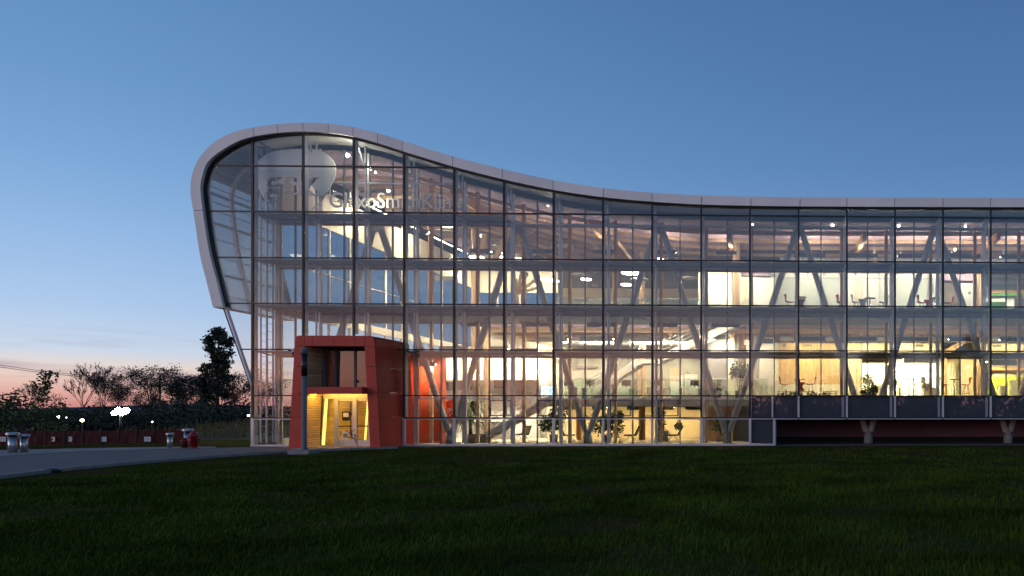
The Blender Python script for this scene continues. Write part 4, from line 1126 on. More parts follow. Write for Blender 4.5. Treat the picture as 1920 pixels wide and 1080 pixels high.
box('soffit', (TLi[0] - .2, TRi[0] + .2), (YF + .066, YK), (ZI + .01, ZI + .06), M_dark, P)
# canopy across the opening
cn = box('canopy', (WX(550, YF - .35), WX(678, YF - .35)), (YF - .35, YF + .50), (WZ(600, 738, YF - .35), WZ(600, 725.5, YF - .35)), M_red, P)
for a in (585, 628, 655): box('canopy_joint', (WX(a, YF - .35) - .006, WX(a, YF - .35) + .006), (YF - .353, YF - .349), (WZ(600, 738, YF - .35), WZ(600, 725.5, YF - .35)), M_black, P)
zc0, zc1 = WZ(600, 738, YF - .35), WZ(600, 725.5, YF - .35)
# vestibule shell
vb = empty('vestibule', (W(627, 838, YG).x, YG, 0), P)
xL, xR = WX(596, YG), WX(702, YG)
Zc = 2.60
box('vestibule_ceiling', (xL, xR), (YG + .1, 2.6), (Zc, Zc + .08), M_woodp, vb)
box('vestibule_floor', (xL - .2, xR + .2), (YF - .3, 2.6), (0.0, .022), M_conc, vb)
hp = 0.118
for i in range(int(ZI / hp)):
    z0 = 0.03 + i * hp; a_, b_ = lerp(BLi, TLi, z0), lerp(BLi, TLi, z0 + hp - .012)
    prism('plank', [(a_[0] - .03, z0), (a_[0], z0), (b_[0], z0 + hp - .012), (b_[0] - .03, z0 + hp - .012)], YF + .064, YG - .02, M_plank, vb)
for i in range(22):
    z0 = 0.03 + i * hp
    box('plank', (xL, xR), (2.5, 2.53), (z0, z0 + hp - .010), M_plank, vb)                                  # back of the vestibule
    box('plank', (xL - .03, xL), (YG + .05, 2.49), (z0, z0 + hp - .010), M_plank, vb)
    box('plank', (xR, xR + .03), (YG + .05, 2.49), (z0, z0 + hp - .010), M_plank, vb)
# slanted light strips
def slant(name, a0, a1, w, Y, m, d=.05):
    p0, p1 = W(a0[0], a0[1], Y), W(a1[0], a1[1], Y); p0.z = max(p0.z, .03)
    return bar(name, p0, p1, w, d, m, vb)
slant('light_strip', (606, 835), (612.5, 744), .16, YG + .12, L_vest)
slant('dark_post', (600.5, 836), (605.5, 742), .06, YG - .02, M_black, .06)
slant('light_strip', (684, 833), (690, 752), .10, YG + .9, L_vest)
box('light_strip', (xL + .5, xR - .5), (.6, .72), (Zc - .03, Zc - .01), L_vlamp, vb)  # hidden ceiling lamp added to light the planks
box('lamp_baffle', (xL + .5, xR - .5), (.54, .56), (Zc - .16, Zc - .005), M_woodp, vb)
box('canopy_light', (WX(575, YG), WX(680, YG)), (YG - .75, YG - .67), (zc0 + .08, zc0 + .10), L_vlamp, vb)
box('lamp_shield', (WX(570, YG), WX(685, YG)), (YF + .505, YG - .1), (zc0 + .115, zc0 + .14), M_red, vb)  # plate added to block the canopy lamp's upward light
# glazed screen: sidelight and double door
def zy(y, Y=YG): return WZ(630, y, Y)
zd0, zd1, zm = .03, zy(748), zy(799)
box('sidelight_pane', (WX(608, YG), WX(627, YG)), (YG + .02, YG + .035), (.1, zd1), M_dglass, vb)
box('sidelight_sill', (WX(603, YG), WX(627.5, YG)), (YG - .02, YG + .06), (.03, .1), M_steel, vb)
for a, b in ((627.5, 634.5), (661.5, 669.5), (692, 700)): box('door_post', (WX(a, YG), WX(b, YG)), (YG - .04, YG + .08), (.03, zd1), M_alu, vb)
box('door_head', (WX(606, YG), WX(700, YG)), (YG - .04, YG + .08), (zd1 + .002, zc0 + .02), M_alu, vb)
for nm, a, b in (('door_leaf', 635, 661), ('door_leaf', 670, 691.6)):
    zb = zy(825)
    pbx = lambda n, x0, x1, z0, z1, m, y0=YG - .01, y1=YG + .05: box(n, (WX(x0, YG), WX(x1, YG)), (y0, y1), (z0, z1), m, vb)
    pbx('door_rail', a, b, .04, zb, M_alu); pbx('door_rail', a, b, zd1 - .10, zd1 - .002, M_alu)
    pbx('door_glass', a + .2, b - .2, zb + .002, zd1 - .102, M_dglass, YG + .015, YG + .03)
    pbx('push_bar', a, b, zm - .03, zm + .03, M_black, YG - .05, YG - .012)
rod('door_pull', W(657.5, 815, YG - .06), W(657.5, 755, YG - .06), .018, M_black, vb, 8)
box('door_lock', (WX(656, YG), WX(660, YG)), (YG - .05, YG - .012), (zy(778.5), zy(774)), M_black, vb)
# upper glazing of the portal
uz0, uz1 = zc1 + .02, ZI - .02
box('blind_panel', (WX(590, YG), WX(607, YG)), (YG, YG + .05), (uz0, uz1), M_dark, vb)
for a, b in ((609, 627), (632, 664.5), (668, 694)): box('upper_pane', (WX(a, YG), WX(b, YG)), (YG + .01, YG + .03), (uz0, uz1), M_pglass, vb)
for a in (608, 629.5, 666.2, 695): box('upper_post', (WX(a, YG) - .05, WX(a, YG) + .05), (YG - .03, YG + .06), (uz0, uz1), M_post, vb)
slant('upper_fin', (615, 724), (618, 652), .12, YG + .3, M_wood)
box('upper_back', (xL, xR), (0.6, .7), (Zc + .1, ZI), M_maroon, vb)
nt1 = thing('door_notice', 'black framed notice taped inside the entrance door glass', 'notice', W(648, 789, YG))
pbox('board', 641.5, 771.5, 656, 788.5, YG - .008, .012, M_black, nt1); pbox('card', 643.5, 774, 653.5, 782, YG - .013, .004, M_paper, nt1)
nt2 = thing('door_notice', 'white printed sheet low on the entrance door glass', 'notice', W(647, 824, YG))
pbox('sheet', 641, 808, 654.5, 824.5, YG - .006, .008, M_paper, nt2); pbox('print', 643.5, 813, 652, 820, YG - .009, .002, M_greyw, nt2)
sc = thing('security_camera', 'small grey camera box on the portal side', 'camera', W(548, 660, YF + .4))
p = W(548.5, 657, YF + .4); box('camera_body', (p.x - .11, p.x + .10), (p.y - .1, p.y + .12), (p.z - .09, p.z + .09), M_alu, sc); rod('camera_lens', p + Vector((-.05, -.1, 0)), p + Vector((-.05, -.16, -.02)), .05, M_black, sc)

# ================================================================== furniture
def seat_shell(m, parent, z, s=1.0):
    """one-piece shell: pan, pinched waist and flared back (facing +x)"""
    v, f = [], []; nu, nv = 9, 7
    path = [(.21, .015, .15), (.13, -.005, .195), (.02, -.015, .205), (-.09, 0, .185), (-.16, .05, .13), (-.175, .12, .10), (-.175, .19, .13), (-.195, .26, .20), (-.225, .315, .19)]
    for (x, h, w) in path:
        for j in range(nv):
            t = j / (nv - 1) * 2 - 1
            v.append((x * s + .05 * t * t * (h > .1) , w * t * s, z + h * s + .02 * t * t))
    n1 = len(v); v += [(a - .008, b, c - .016) for a, b, c in v]
    for i in range(nu - 1):
        for j in range(nv - 1):
            a = i * nv + j; f.append((a, a + 1, a + nv + 1, a + nv)); f.append((n1 + a, n1 + a + nv, n1 + a + nv + 1, n1 + a + 1))
    for i in range(nu - 1):
        for j in (0, nv - 1):
            a = i * nv + j; q = (a, a + nv, n1 + a + nv, n1 + a); f.append(q if j == 0 else q[::-1])
    for j in range(nv - 1):
        f.append((j, n1 + j, n1 + j + 1, j + 1)); a = (nu - 1) * nv + j; f.append((a, a + 1, n1 + a + 1, n1 + a))
    return mesh('shell', v, f, m, parent, smooth=True)
def make_stool(m, z, nm='bar_stool'):
    t = empty(nm)
    seat_shell(m, t, z, 1.35)
    for sx in (-1, 1):
        for sy in (-1, 1): rod('leg', (sx * .07, sy * .07, z - .015), (sx * .21, sy * .20, 0), .011, M_chrome, t, 8)
    if z > .6:
        for a, b in (((-.155, -.15), (.155, -.15)), ((.155, -.15), (.155, .15)), ((.155, .15), (-.155, .15)), ((-.155, .15), (-.155, -.15))):
            rod('foot_rail', (*a, .28), (*b, .28), .009, M_chrome, t, 6)
    return t
def make_table(h, r, nm='high_table'):
    t = empty(nm)
    lathe('table_top', [(r - .02, h - .03), (r, h - .02), (r, h - .005), (r - .01, h)], M_dtop, t, 28)
    lathe('pedestal', [(.032, .02), (.032, h - .03)], M_chrome, t, 12)
    lathe('foot', [(.26, 0), (.25, .012), (.05, .03), (.032, .05)], M_chrome, t, 24)
    return t
protos = {'red': make_stool(M_redseat, .78), 'grey': make_stool(M_gseat, .78), 'redlow': make_stool(M_redseat, .46, 'lounge_chair'), 'orange': make_stool(M_oseat, .46, 'lounge_chair'),
          'greylow': make_stool(M_gseat, .46, 'lounge_chair'), 'table': make_table(1.10, .33)}
used = set()
def place(kind, px, Y, z, rz, label, cat, group):
    M = TRS((WX(px, Y), Y, z), R(rz))
    if kind in used: o = copy_tree(protos[kind], M)
    else:
        o = protos[kind]; used.add(kind); o.matrix_basis = M; WM[o.name] = M
    tag(o, label, cat, group); return o
F3, F2 = 7.142, 2.502
G3, G2 = 'upper lounge seats', 'lower lounge seats'
for a in (('red', 1480, 3.5, F3, 8, 'red bar stool at the upper high table nearest the grey core', 'bar stool', G3), ('table', 1501, 3.7, F3, 0, 'high round table between red seats, upper floor, nearest the grey core', 'high table', G3),
          ('redlow', 1501, 3.3, F3, 90, 'low red chair in front of the upper table nearest the grey core', 'chair', G3), ('red', 1577, 3.6, F3, 10, 'single red bar stool beside the pale grey stools', 'bar stool', G3),
          ('grey', 1605, 3.5, F3, 0, 'pale grey bar stool facing the table, nearer the single red stool', 'bar stool', G3), ('greylow', 1616, 3.2, F3, 100, 'low pale grey chair between grey stool and table', 'chair', G3),
          ('table', 1631, 3.9, F3, 0, 'high round table between the pale grey stools, upper floor', 'high table', G3), ('grey', 1658, 3.5, F3, 180, 'pale grey bar stool with its back to the third red stool', 'bar stool', G3),
          ('red', 1728, 3.5, F3, 5, 'red bar stool behind a leaning column, upper floor', 'bar stool', G3), ('redlow', 1742, 3.3, F3, 75, 'low red chair under the upper table near the white doorway', 'chair', G3),
          ('table', 1753, 3.7, F3, 0, 'high round table near the white doorway, upper floor', 'high table', G3), ('red', 1780, 3.6, F3, 180, 'red bar stool just before the white doorway, upper floor', 'bar stool', G3),
          ('red', 1470, 3.6, F2, 0, 'red bar stool before the wood panels, facing the lower table', 'bar stool', G2), ('table', 1499, 4.2, F2, 0, 'high round table before the wood panels, lower floor', 'high table', G2),
          ('orange', 1500, 3.6, F2, 90, 'orange chair in front of the lower table by the wood panels', 'chair', G2), ('red', 1521, 3.6, F2, 180, 'red bar stool before the wood panels, back to the leaning column', 'bar stool', G2),
          ('grey', 1686, 3.6, F2, 0, 'pale grey bar stool by the lower table beside the copier', 'bar stool', G2), ('table', 1704, 3.9, F2, 0, 'high round table beside the copier, lower floor', 'high table', G2),
          ('grey', 1724, 3.7, F2, 180, 'pale grey bar stool between the table and the copier', 'bar stool', G2), ('red', 1772, 3.7, F2, 5, 'red bar stool partly behind the mullion near the lower doorway', 'bar stool', G2),
          ('table', 1789, 3.9, F2, 0, 'high round table with white cups near the lower doorway', 'high table', G2), ('red', 1812, 3.6, F2, 180, 'red bar stool against the cream wall of the lower doorway', 'bar stool', G2)):
    place(*a)
# low tables and small things in front of the wood panels
for i, (px, lab) in enumerate(((1470, 'low wooden table under the red stool by the wood panels'), (1512, 'low wooden table in front of the orange chair'), (1556, 'low wooden table by the second leaning column'))):
    t = thing('low_table', lab, 'table', (WX(px, 4.9), 4.9, F2), 'low tables of the lower lounge'); x = WX(px, 4.9)
    box('table_top', (x - .42, x + .42), (4.6, 5.2), (F2 + .40, F2 + .44), M_woodp, t)
    for sx in (-.36, .36):
        for sy in (4.66, 5.14): box('leg', (x + sx - .02, x + sx + .02), (sy - .02, sy + .02), (F2, F2 + .40), M_woodp, t)
cp = thing('copier', 'grey office copier on a white cabinet in the bright alcove', 'copier', (WX(1740, 5.2), 5.2, F2))
x = WX(1744, 5.2)
box('cabinet', (x - .42, x + .42), (4.95, 5.5), (F2, F2 + .62), M_white, cp); box('cabinet_top', (x - .44, x + .44), (4.93, 5.52), (F2 + .621, F2 + .65), M_dtop, cp)
box('scanner', (x - .48, x + .05), (5.0, 5.45), (F2 + .651, F2 + .92), M_greyw, cp); box('screen', (x - .58, x - .28), (5.1, 5.16), (F2 + .93, F2 + 1.30), M_greyw, cp)
dk = thing('desk', 'small dark desk with a chair shape under the bright wall', 'desk', (WX(1650, 5.6), 5.6, F2))
x = WX(1652, 5.6); box('desk_top', (x - .6, x + .6), (5.4, 5.9), (F2 + .70, F2 + .74), M_dtop, dk)
for s in (-.55, .55): box('leg', (x + s - .03, x + s + .03), (5.45, 5.85), (F2, F2 + .70), M_steel, dk)
# lobby lounge chairs and office chairs
def lounge(px, Y, rz, label):
    t = thing('lobby_lounge_chair', label, 'lounge chair', (WX(px, Y), Y, .032), 'dark lounge chairs in the lobby'); M = TRS((WX(px, Y), Y, .032), R(rz))
    def q(n, x, y, z, m):
        o = box(n, x, y, z, m, t); o.matrix_basis = M @ o.matrix_basis; return o
    q('seat', (-.32, .32), (-.28, .28), (.30, .38), M_leather)
    o = box('backrest', (-.04, .04), (-.28, .28), (-.28, .28), M_leather, t); o.matrix_basis = M @ Matrix.Translation((-.42, 0, .60)) @ Matrix.Rotation(R(-25), 4, 'Y') @ Matrix.Diagonal((.07, .56, .60, 1))
    for sx in (-1, 1):
        for sy in (-1, 1):
            o = rod('leg', (sx * .06, sy * .22, .30), (sx * .30, sy * .24, 0), .014, M_chrome, t, 8); o.matrix_basis = M @ o.matrix_basis
lounge(1066, 5.4, 0, 'dark lounge chair beside the ficus, near a pier'); lounge(1182, 5.2, 180, 'dark lounge chair beside the widest bush'); lounge(1262, 5.2, 180, 'dark lounge chair beside the tall narrow plant')
lounge(978, 6.6, 150, 'dark chair behind the lobby stair')
bt = thing('lobby_box_planter', 'white box planter beside the tall narrow plant', 'planter', (WX(1240, 5.6), 5.6, .032)); x = WX(1243, 5.6)
box('trough', (x - .32, x + .32), (5.4, 5.9), (.032, .62), M_paper, bt); box('soil', (x - .28, x + .28), (5.44, 5.86), (.621, .63), M_bark, bt)

# reception desk, gallery desks, ducts
rd = thing('reception_desk', 'long white reception desk at the back of the lobby', 'desk', (WX(905, 8), 8, .032)); xa, xb = WX(872, 8), WX(962, 8)
box('desk_front', (xa, xb), (7.7, 7.78), (.032, 1.05), M_white, rd); box('desk_top', (xa - .05, xb + .05), (7.65, 8.3), (1.052, 1.10), M_dtop, rd); box('kick_plate', (xa + .05, xb - .05), (7.79, 8.2), (.032, .14), M_black, rd)
def desk_set(px, Y, z, label, flip=1):
    x = WX(px, Y); t = thing('office_desk', label, 'desk', (x, Y, z), 'desks in the offices')
    box('desk_top', (x - .7, x + .7), (Y - .35, Y + .35), (z + .71, z + .745), M_paper, t)
    for sx in (-.64, .64): box('leg', (x + sx - .025, x + sx + .025), (Y - .3, Y + .3), (z, z + .709), M_steel, t)
    m = thing('monitor', 'dark computer monitor on the ' + label, 'monitor', (x, Y, z + .746), 'monitors in the offices')
    box('screen', (x - .28 + .2 * flip, x + .28 + .2 * flip), (Y - .02, Y + .02), (z + .86, z + 1.20), M_black, m); box('stand', (x + .2 * flip - .03, x + .2 * flip + .03), (Y - .02, Y + .02), (z + .76, z + .859), M_black, m)
    box('foot', (x + .2 * flip - .12, x + .2 * flip + .12), (Y - .09, Y + .09), (z + .747, z + .759), M_black, m)
for i, (px, fl_) in enumerate(((1060, 1), (1112, -1), (1168, 1), (1236, -1), (1296, 1))):
    desk_set(px, 8.2, F2, 'pale desk behind the gallery, %s from the glowing screen' % ords[i], fl_)
desk_set(1668, 7.4, F2, 'pale desk in the plant alcove'); desk_set(1870, 9.6, F3, 'pale desk in the upper green alcove')
for lab, xa_, xb_, Y_, z_, r_ in (('round silver duct under the gallery ceiling', XM, WX(1320, 8), 7.9, 6.0, .19), ('round silver duct above the lower lounge', 26.6, 44.5, 7.4, 6.25, .20), ('round silver duct above the upper lounge', 26.6, 44.5, 7.2, 11.05, .20)):
    t = thing('air_duct', lab, 'duct', ((xa_ + xb_) / 2, Y_, z_), 'air ducts')
    for x in np.arange(xa_, xb_ - 1.2, 1.5):
        rod('duct_section', (x, Y_, z_), (x + 1.47, Y_, z_), r_, M_steel, t, 16); rod('collar', (x + 1.45, Y_, z_), (x + 1.52, Y_, z_), r_ + .02, M_alu, t, 16)
        rod('hanger', (x + .7, Y_, z_ + r_), (x + .7, Y_, z_ + r_ + .5), .012, M_steel, t, 6)

# ================================================================== indoor plants
def leaf_cloud(rng, n, size, where):
    """n small leaves; where(rng) gives a centre and an outward direction"""
    v = np.empty((n, 4, 3)); 
    for i in range(n):
        c, d = where(rng)
        d = d + rng.normal(0, .55, 3); d /= np.linalg.norm(d) + 1e-9
        s = rng.normal(0, 1, 3); s -= d * s.dot(d); s /= np.linalg.norm(s) + 1e-9
        L = size * rng.uniform(.6, 1.3); w = L * .32
        v[i] = (c, c + d * L * .5 + s * w, c + d * L, c + d * L * .5 - s * w)
    return v.reshape(-1, 3), [(4 * i, 4 * i + 1, 4 * i + 2, 4 * i + 3) for i in range(n)]
def indoor_plant(px, Y, z, pot_h, blobs, n, size, label, seed, droop=0.0, potr=.24, m=M_leaf_in, stem=True):
    rng = np.random.default_rng(seed); x = WX(px, Y)
    t = thing('potted_plant', label, 'plant', (x, Y, z), 'indoor plants')
    lathe('pot', [(potr * .8, 0), (potr, pot_h * .9), (potr * 1.04, pot_h), (potr * .9, pot_h)], M_terra, t, 18, Matrix.Translation((x, Y, z)))
    def where(r):
        b = blobs[r.integers(len(blobs))]
        u = r.normal(0, 1, 3); u /= np.linalg.norm(u); rad = r.uniform(.02, 1) ** .45 * r.uniform(.8, 1.25)
        c = np.array((x + b[0] + u[0] * b[2] * rad, Y + u[1] * b[2] * rad * .8, z + b[1] + u[2] * b[3] * rad))
        d = u.copy(); d[2] -= droop; return c, d
    v, f = leaf_cloud(rng, n, size, where)
    mesh('foliage', v, f, m, t)
    if stem:
        for b in blobs: rod('stem', (x + b[0] * .2, Y, z + pot_h * .9), (x + b[0], Y, z + b[1]), .018, M_bark, t, 6)
indoor_plant(1038, 4.0, .032, .42, [(-.35, 1.0, .38, .35), (.25, 1.55, .42, .45), (.0, 1.1, .4, .4)], 900, .16, 'bushy ficus at the lobby glass before the slab edge', 1)
indoor_plant(1137, 3.6, .032, .40, [(-.42, .95, .42, .45), (.45, .95, .48, .55), (.1, 1.25, .4, .35), (.6, 1.5, .3, .2)], 1300, .17, 'widest dark bush beside a concrete pier in the lobby', 2, potr=.3)
indoor_plant(1239, 4.4, .032, .45, [(0, 1.0, .20, .5), (0.02, 1.6, .20, .35)], 700, .13, 'tall narrow plant between dark lounge chairs', 3)
indoor_plant(1386, 4.9, F2, .45, [(0, 1.75, .50, .42), (-.2, 1.5, .35, .35), (.3, 1.5, .3, .4)], 900, .13, 'round headed tree in a pot on the middle floor', 4)
indoor_plant(1627, 3.6, F2, .25, [(0, .55, .30, .45), (.02, 1.05, .28, .32), (-.1, .25, .32, .25), (.38, .45, .12, .3)], 800, .14, 'tall trailing plant between two leaning columns', 5)
indoor_plant(1350, 4.0, .032, .3, [(0, .9, .35, .4), (.5, 1.0, .4, .35)], 500, .14, 'dim bush before the wooden lobby wall', 6)
indoor_plant(1345, 5.2, F2, .3, [(0, .7, .22, .4)], 300, .12, 'small plant on the gallery before the grey core wall', 7)
indoor_plant(1272, 5.0, .66, .01, [(.0, .25, .18, .2)], 160, .14, 'small leafy plant in the white box planter', 8, potr=.1)
indoor_plant(785, 4.6, F3, .3, [(0, .55, .18, .4)], 200, .12, 'thin upstairs plant before the end wall', 9)
for i, (px, w) in enumerate(((1472, .5), (1492, .3), (1524, .5), (1552, .4))):
    indoor_plant(px, 2.0, F2, .06, [(-w / 2, .14, .14, .08), (w / 2, .14, .16, .1), (0, .2, .1, .12)], 120, .11, ['low grassy plant under the first wood panel', 'low grassy plant before the orange chair', 'low grassy plant before the second red stool', 'low grassy plant by the leaning column'][i], 20 + i, potr=.12, stem=False)
# lobby palm: arching fronds with leaflets
pm = thing('palm_plant', 'big drooping palm in the lobby beside the orange disc', 'plant', (WX(880, 3.75), 3.75, .032), 'indoor plants')
rng = np.random.default_rng(12); x0 = WX(882, 3.6); y0 = 3.6
box('planter', (x0 - .28, x0 + 1.0), (y0 - .35, y0 + .35), (.032, .50), M_terra, pm)
lathe('trunk', [(.10, .4), (.075, 1.0), (.06, 2.1)], M_bark, pm, 10, Matrix.Translation((x0, y0, 0)))
v, f = [], []
for i in range(34):
    a = rng.uniform(0, 2 * math.pi); zst = rng.uniform(1.3, 2.25); L = rng.uniform(.9, 1.45); el = rng.uniform(.2, 1.1)
    d = np.array((math.cos(a), math.sin(a) * .7, 0)); pp = np.array((x0, y0, zst)); prev = pp
    for j in range(14):
        u = (j + 1) / 14; q = pp + d * L * u * .85 + np.array((0, 0, math.sin(el) * L * u - 1.05 * L * u * u))
        sdir = np.array((-d[1], d[0], 0))
        for s in (-1, 1):
            l = .30 * (1 - .6 * u); tip_ = q + sdir * s * l + np.array((0, 0, -.16)) + d * .1
            b = len(v); v += [tuple(prev), tuple(q), tuple(tip_)]; f.append((b, b + 1, b + 2))
        prev = q
mesh('frond', v, f, M_leaf_in, pm)

# ================================================================== street furniture
q = G(570.5, 851)
lp = thing('lamp_post', 'tall slim grey lamp column standing before the red portal', 'lamp post', q)
box('concrete_base', (q.x - .42, q.x + .42), (q.y - .40, q.y + .40), (0, .17), M_kerb, lp)
hq = lambda y: CZ + (HY - y) * (q.y - CY) / F / math.cos(0.0)
zt = W(570.5, 653, q.y).z; zm_ = W(570.5, 705, q.y).z; zs_ = W(570.5, 663, q.y).z
lathe('pole', [(.17, .17), (.17, .20), (.095, .24), (.095, zm_)], M_post, lp, 18, Matrix.Translation((q.x, q.y, 0)))
lathe('head', [(.11, zm_), (.11, zs_ - .02)], M_black, lp, 18, Matrix.Translation((q.x, q.y, 0)))
lathe('cap', [(.13, zs_ - .02), (.13, zt), (.10, zt + .01)], M_post, lp, 18, Matrix.Translation((q.x, q.y, 0)))
def bollard(px, py, h, r, label):
    b = G(px, py); t = thing('bollard', label, 'bollard', b, 'steel bollards along the pale strip')
    Mx = Matrix.Translation(b)
    lathe('shaft', [(r, 0), (r, h * .76)], M_bol, t, 22, Mx)
    lathe('recess', [(r * .75, h * .76), (r * .75, h * .88)], M_black, t, 18, Mx)
    for a in (0.4, 2.5, 4.6): rod('stay', b + Vector((math.cos(a) * r * 1.25, math.sin(a) * r * 1.25, h * .70)), b + Vector((math.cos(a) * r * 1.25, math.sin(a) * r * 1.25, h * .9)), .012, M_bol, t, 6)
    lathe('cap', [(r * 1.45, h * .87), (r * 1.5, h * .89), (r * 1.5, h * .97), (r * 1.2, h)], M_bol, t, 22, Mx)
M_bol = mat('brushed_steel', (0.45, 0.48, 0.50), 0.32, 0.85, noise=0.08, scale=8)
bollard(23.5, 849, .87, .145, 'larger steel bollard by the picture edge, before the red barrier')
bollard(45, 848, .78, .125, 'smaller steel bollard of the pair by the picture edge')
bollard(318.5, 839.5, .72, .105, 'lone slim steel bollard between barrier and hydrant')
bollard(352, 839.5, .92, .15, 'steel bollard half hidden behind the red hydrant')
h_ = G(363, 840.5); hy = thing('fire_hydrant', 'red fire hydrant standing before a steel bollard', 'hydrant', h_); Mh = Matrix.Translation(h_)
lathe('barrel', [(.20, 0), (.20, .05), (.14, .07), (.14, .10), (.17, .12), (.17, .55), (.20, .57), (.20, .61), (.16, .63), (.15, .72), (.08, .80), (.04, .82), (.04, .86)], M_hyd, hy, 20, Mh)
for s in (-1, 1): rod('side_outlet', h_ + Vector((s * .12, 0, .46)), h_ + Vector((s * .27, 0, .46)), .065, M_hyd, hy)
rod('front_outlet', h_ + Vector((0, -.12, .40)), h_ + Vector((0, -.28, .40)), .085, M_hyd, hy)
dv = G(346, 839.8); dvt = thing('valve_box', 'dark red valve cover beside the hydrant', 'valve', dv); 
lathe('post', [(.13, 0), (.13, .42), (.10, .46), (.05, .50)], M_meshf, dvt, 14, Matrix.Translation(dv)); lathe('wheel', [(.15, .30), (.16, .32), (.16, .35), (.15, .37)], M_hyd, dvt, 14, Matrix.Translation(dv))
# red plastic barrier with notices
fa, fb = G(-60, 841.5), G(352, 835.5)
fb_ = thing('barrier_fence', 'long low red plastic barrier between thin posts behind the driveway', 'fence', fa)
nP = 12; dvec = (fb - fa) / nP
M_signw = mat('weathered_sign', (0.62, 0.61, 0.60), 0.6, noise=0.10, scale=6)
for i in range(nP + 1):
    p = fa + dvec * i; rod('post', p, p + Vector((0, 0, .90)), .025, M_black, fb_, 8)
for i in range(nP):
    p = fa + dvec * i; n = 6; v, f = [], []
    rr = random.Random(i)
    for j in range(n + 1):
        t_ = j / n; sag = .05 * math.sin(math.pi * t_); b_ = p + dvec * t_; w_ = rr.uniform(-.02, .02)
        v += [(b_.x, b_.y + w_, .14 + rr.uniform(-.02, .02)), (b_.x, b_.y + w_ * .5, .50), (b_.x, b_.y - w_, .84 - sag)]
        if j:
            k = 3 * j; f += [(k - 3, k, k + 1, k - 2), (k - 2, k + 1, k + 2, k - 1)]
    n1 = len(v); v += [(a, b + .012, c_) for a, b, c_ in v]; f += [tuple(n1 + i_ for i_ in q_[::-1]) for q_ in f]
    mesh('fabric_panel', v, f, M_meshf, fb_)
for px, w, lab in ((6, 11, 'white notice board on the red barrier at the picture edge'), (98, 11, 'squarish white notice with a dark mark on the barrier'), (131, 9, 'small white notice beside the squarish one'), (192, 16, 'wide white notice on the barrier under the floodlight'), (275, 16, 'wide white notice on the barrier nearest the hydrant')):
    t_ = (px + 60) / 412; p = fa + (fb - fa) * t_
    r_ = G(px, 841); Yp = p.y - .06
    a, b = W(px - w / 2, 828.0, Yp), W(px + w / 2, 819.0, Yp)
    t = thing('barrier_notice', lab, 'notice', (a.x, Yp, a.z), 'notices on the red barrier')
    box('board', (a.x, b.x), (Yp - .015, Yp), (a.z, b.z), M_signw, t)
    if px == 98:
        cx_, cz_ = (a.x + b.x) / 2, (a.z + b.z) / 2; box('dark_mark', (cx_ - .05, cx_ + .05), (Yp - .018, Yp - .0155), (cz_ - .06, cz_ + .06), M_black, t)
    else:
        for k in range(2): zz = a.z + (b.z - a.z) * (.35 + .3 * k); box('text_line', (a.x + .05, b.x - .05), (Yp - .018, Yp - .0155), (zz - .012, zz + .012), M_greyw, t)
# site floodlights far left
fq = W(226, 800, 18); fq.z = 0
ft = thing('floodlight_mast', 'dazzling cluster of floodlights on a mast among dark trees', 'floodlight', fq)
zc_ = W(226, 773, 18).z
lathe('mast', [(.08, 0), (.06, zc_ - .2)], M_black, ft, 10, Matrix.Translation(fq))
box('crossbar', (fq.x - .55, fq.x + .55), (fq.y - .04, fq.y + .04), (zc_ - .24, zc_ - .16), M_black, ft)
for i, dxx in enumerate((-.42, -.14, .14, .42)):
    d = Vector((.5, -1, -.10)).normalized(); Mq = Matrix.Translation((fq.x + dxx, fq.y, zc_ + (.16 if i % 2 else -.06))) @ d.to_track_quat('Z', 'Y').to_matrix().to_4x4()
    lathe('lamp_housing', [(.10, -.2), (.20, -.02), (.21, 0)], M_black, ft, 14, Mq); lathe('lamp_lens', [(.19, .003), (.12, .03)], L_flood, ft, 14, Mq)
def far_lamp(px, py, Y, r, m, lab):
    p = W(px, py, Y); t = thing('yard_lamp', lab, 'lamp', (p.x, p.y, 0), 'small yard lamps among the trees')
    rod('pole', (p.x, p.y, 0), p, .04, M_black, t, 8)
    lathe('globe', [(r * .3, -r), (r, -r * .3), (r, r * .3), (r * .3, r)], m, t, 12, Matrix.Translation(p + Vector((0, -.02, r))))
far_lamp(154.5, 791, 20, .12, L_small, 'yellow yard lamp below the bare tree'); L_white = emis('white_yard_lamp', (.9, .95, 1), 10)
far_lamp(110, 784, 24, .11, L_white, 'white yard lamp beside the dark bushes'); far_lamp(125, 784, 30, .05, L_white, 'faint small yard lamp next to the white one')
far_lamp(286, 792, 22, .05, L_white, 'tiny yard lamp under the spreading tree'); far_lamp(466, 781, 40, .10, L_white, 'distant yard lamp beside the building corner')
# dropped rag / stone on the kerb
s_ = G(95, 886); st_ = thing('dark_stone', 'small dark stone lying at the driveway edge', 'stone', s_)
lathe('stone', [(.05, 0), (.20, .02), (.22, .07), (.14, .13), (.05, .16)], M_black, st_, 9, Matrix.Translation(s_) @ Matrix.Diagonal((1.4, .8, .9, 1)))
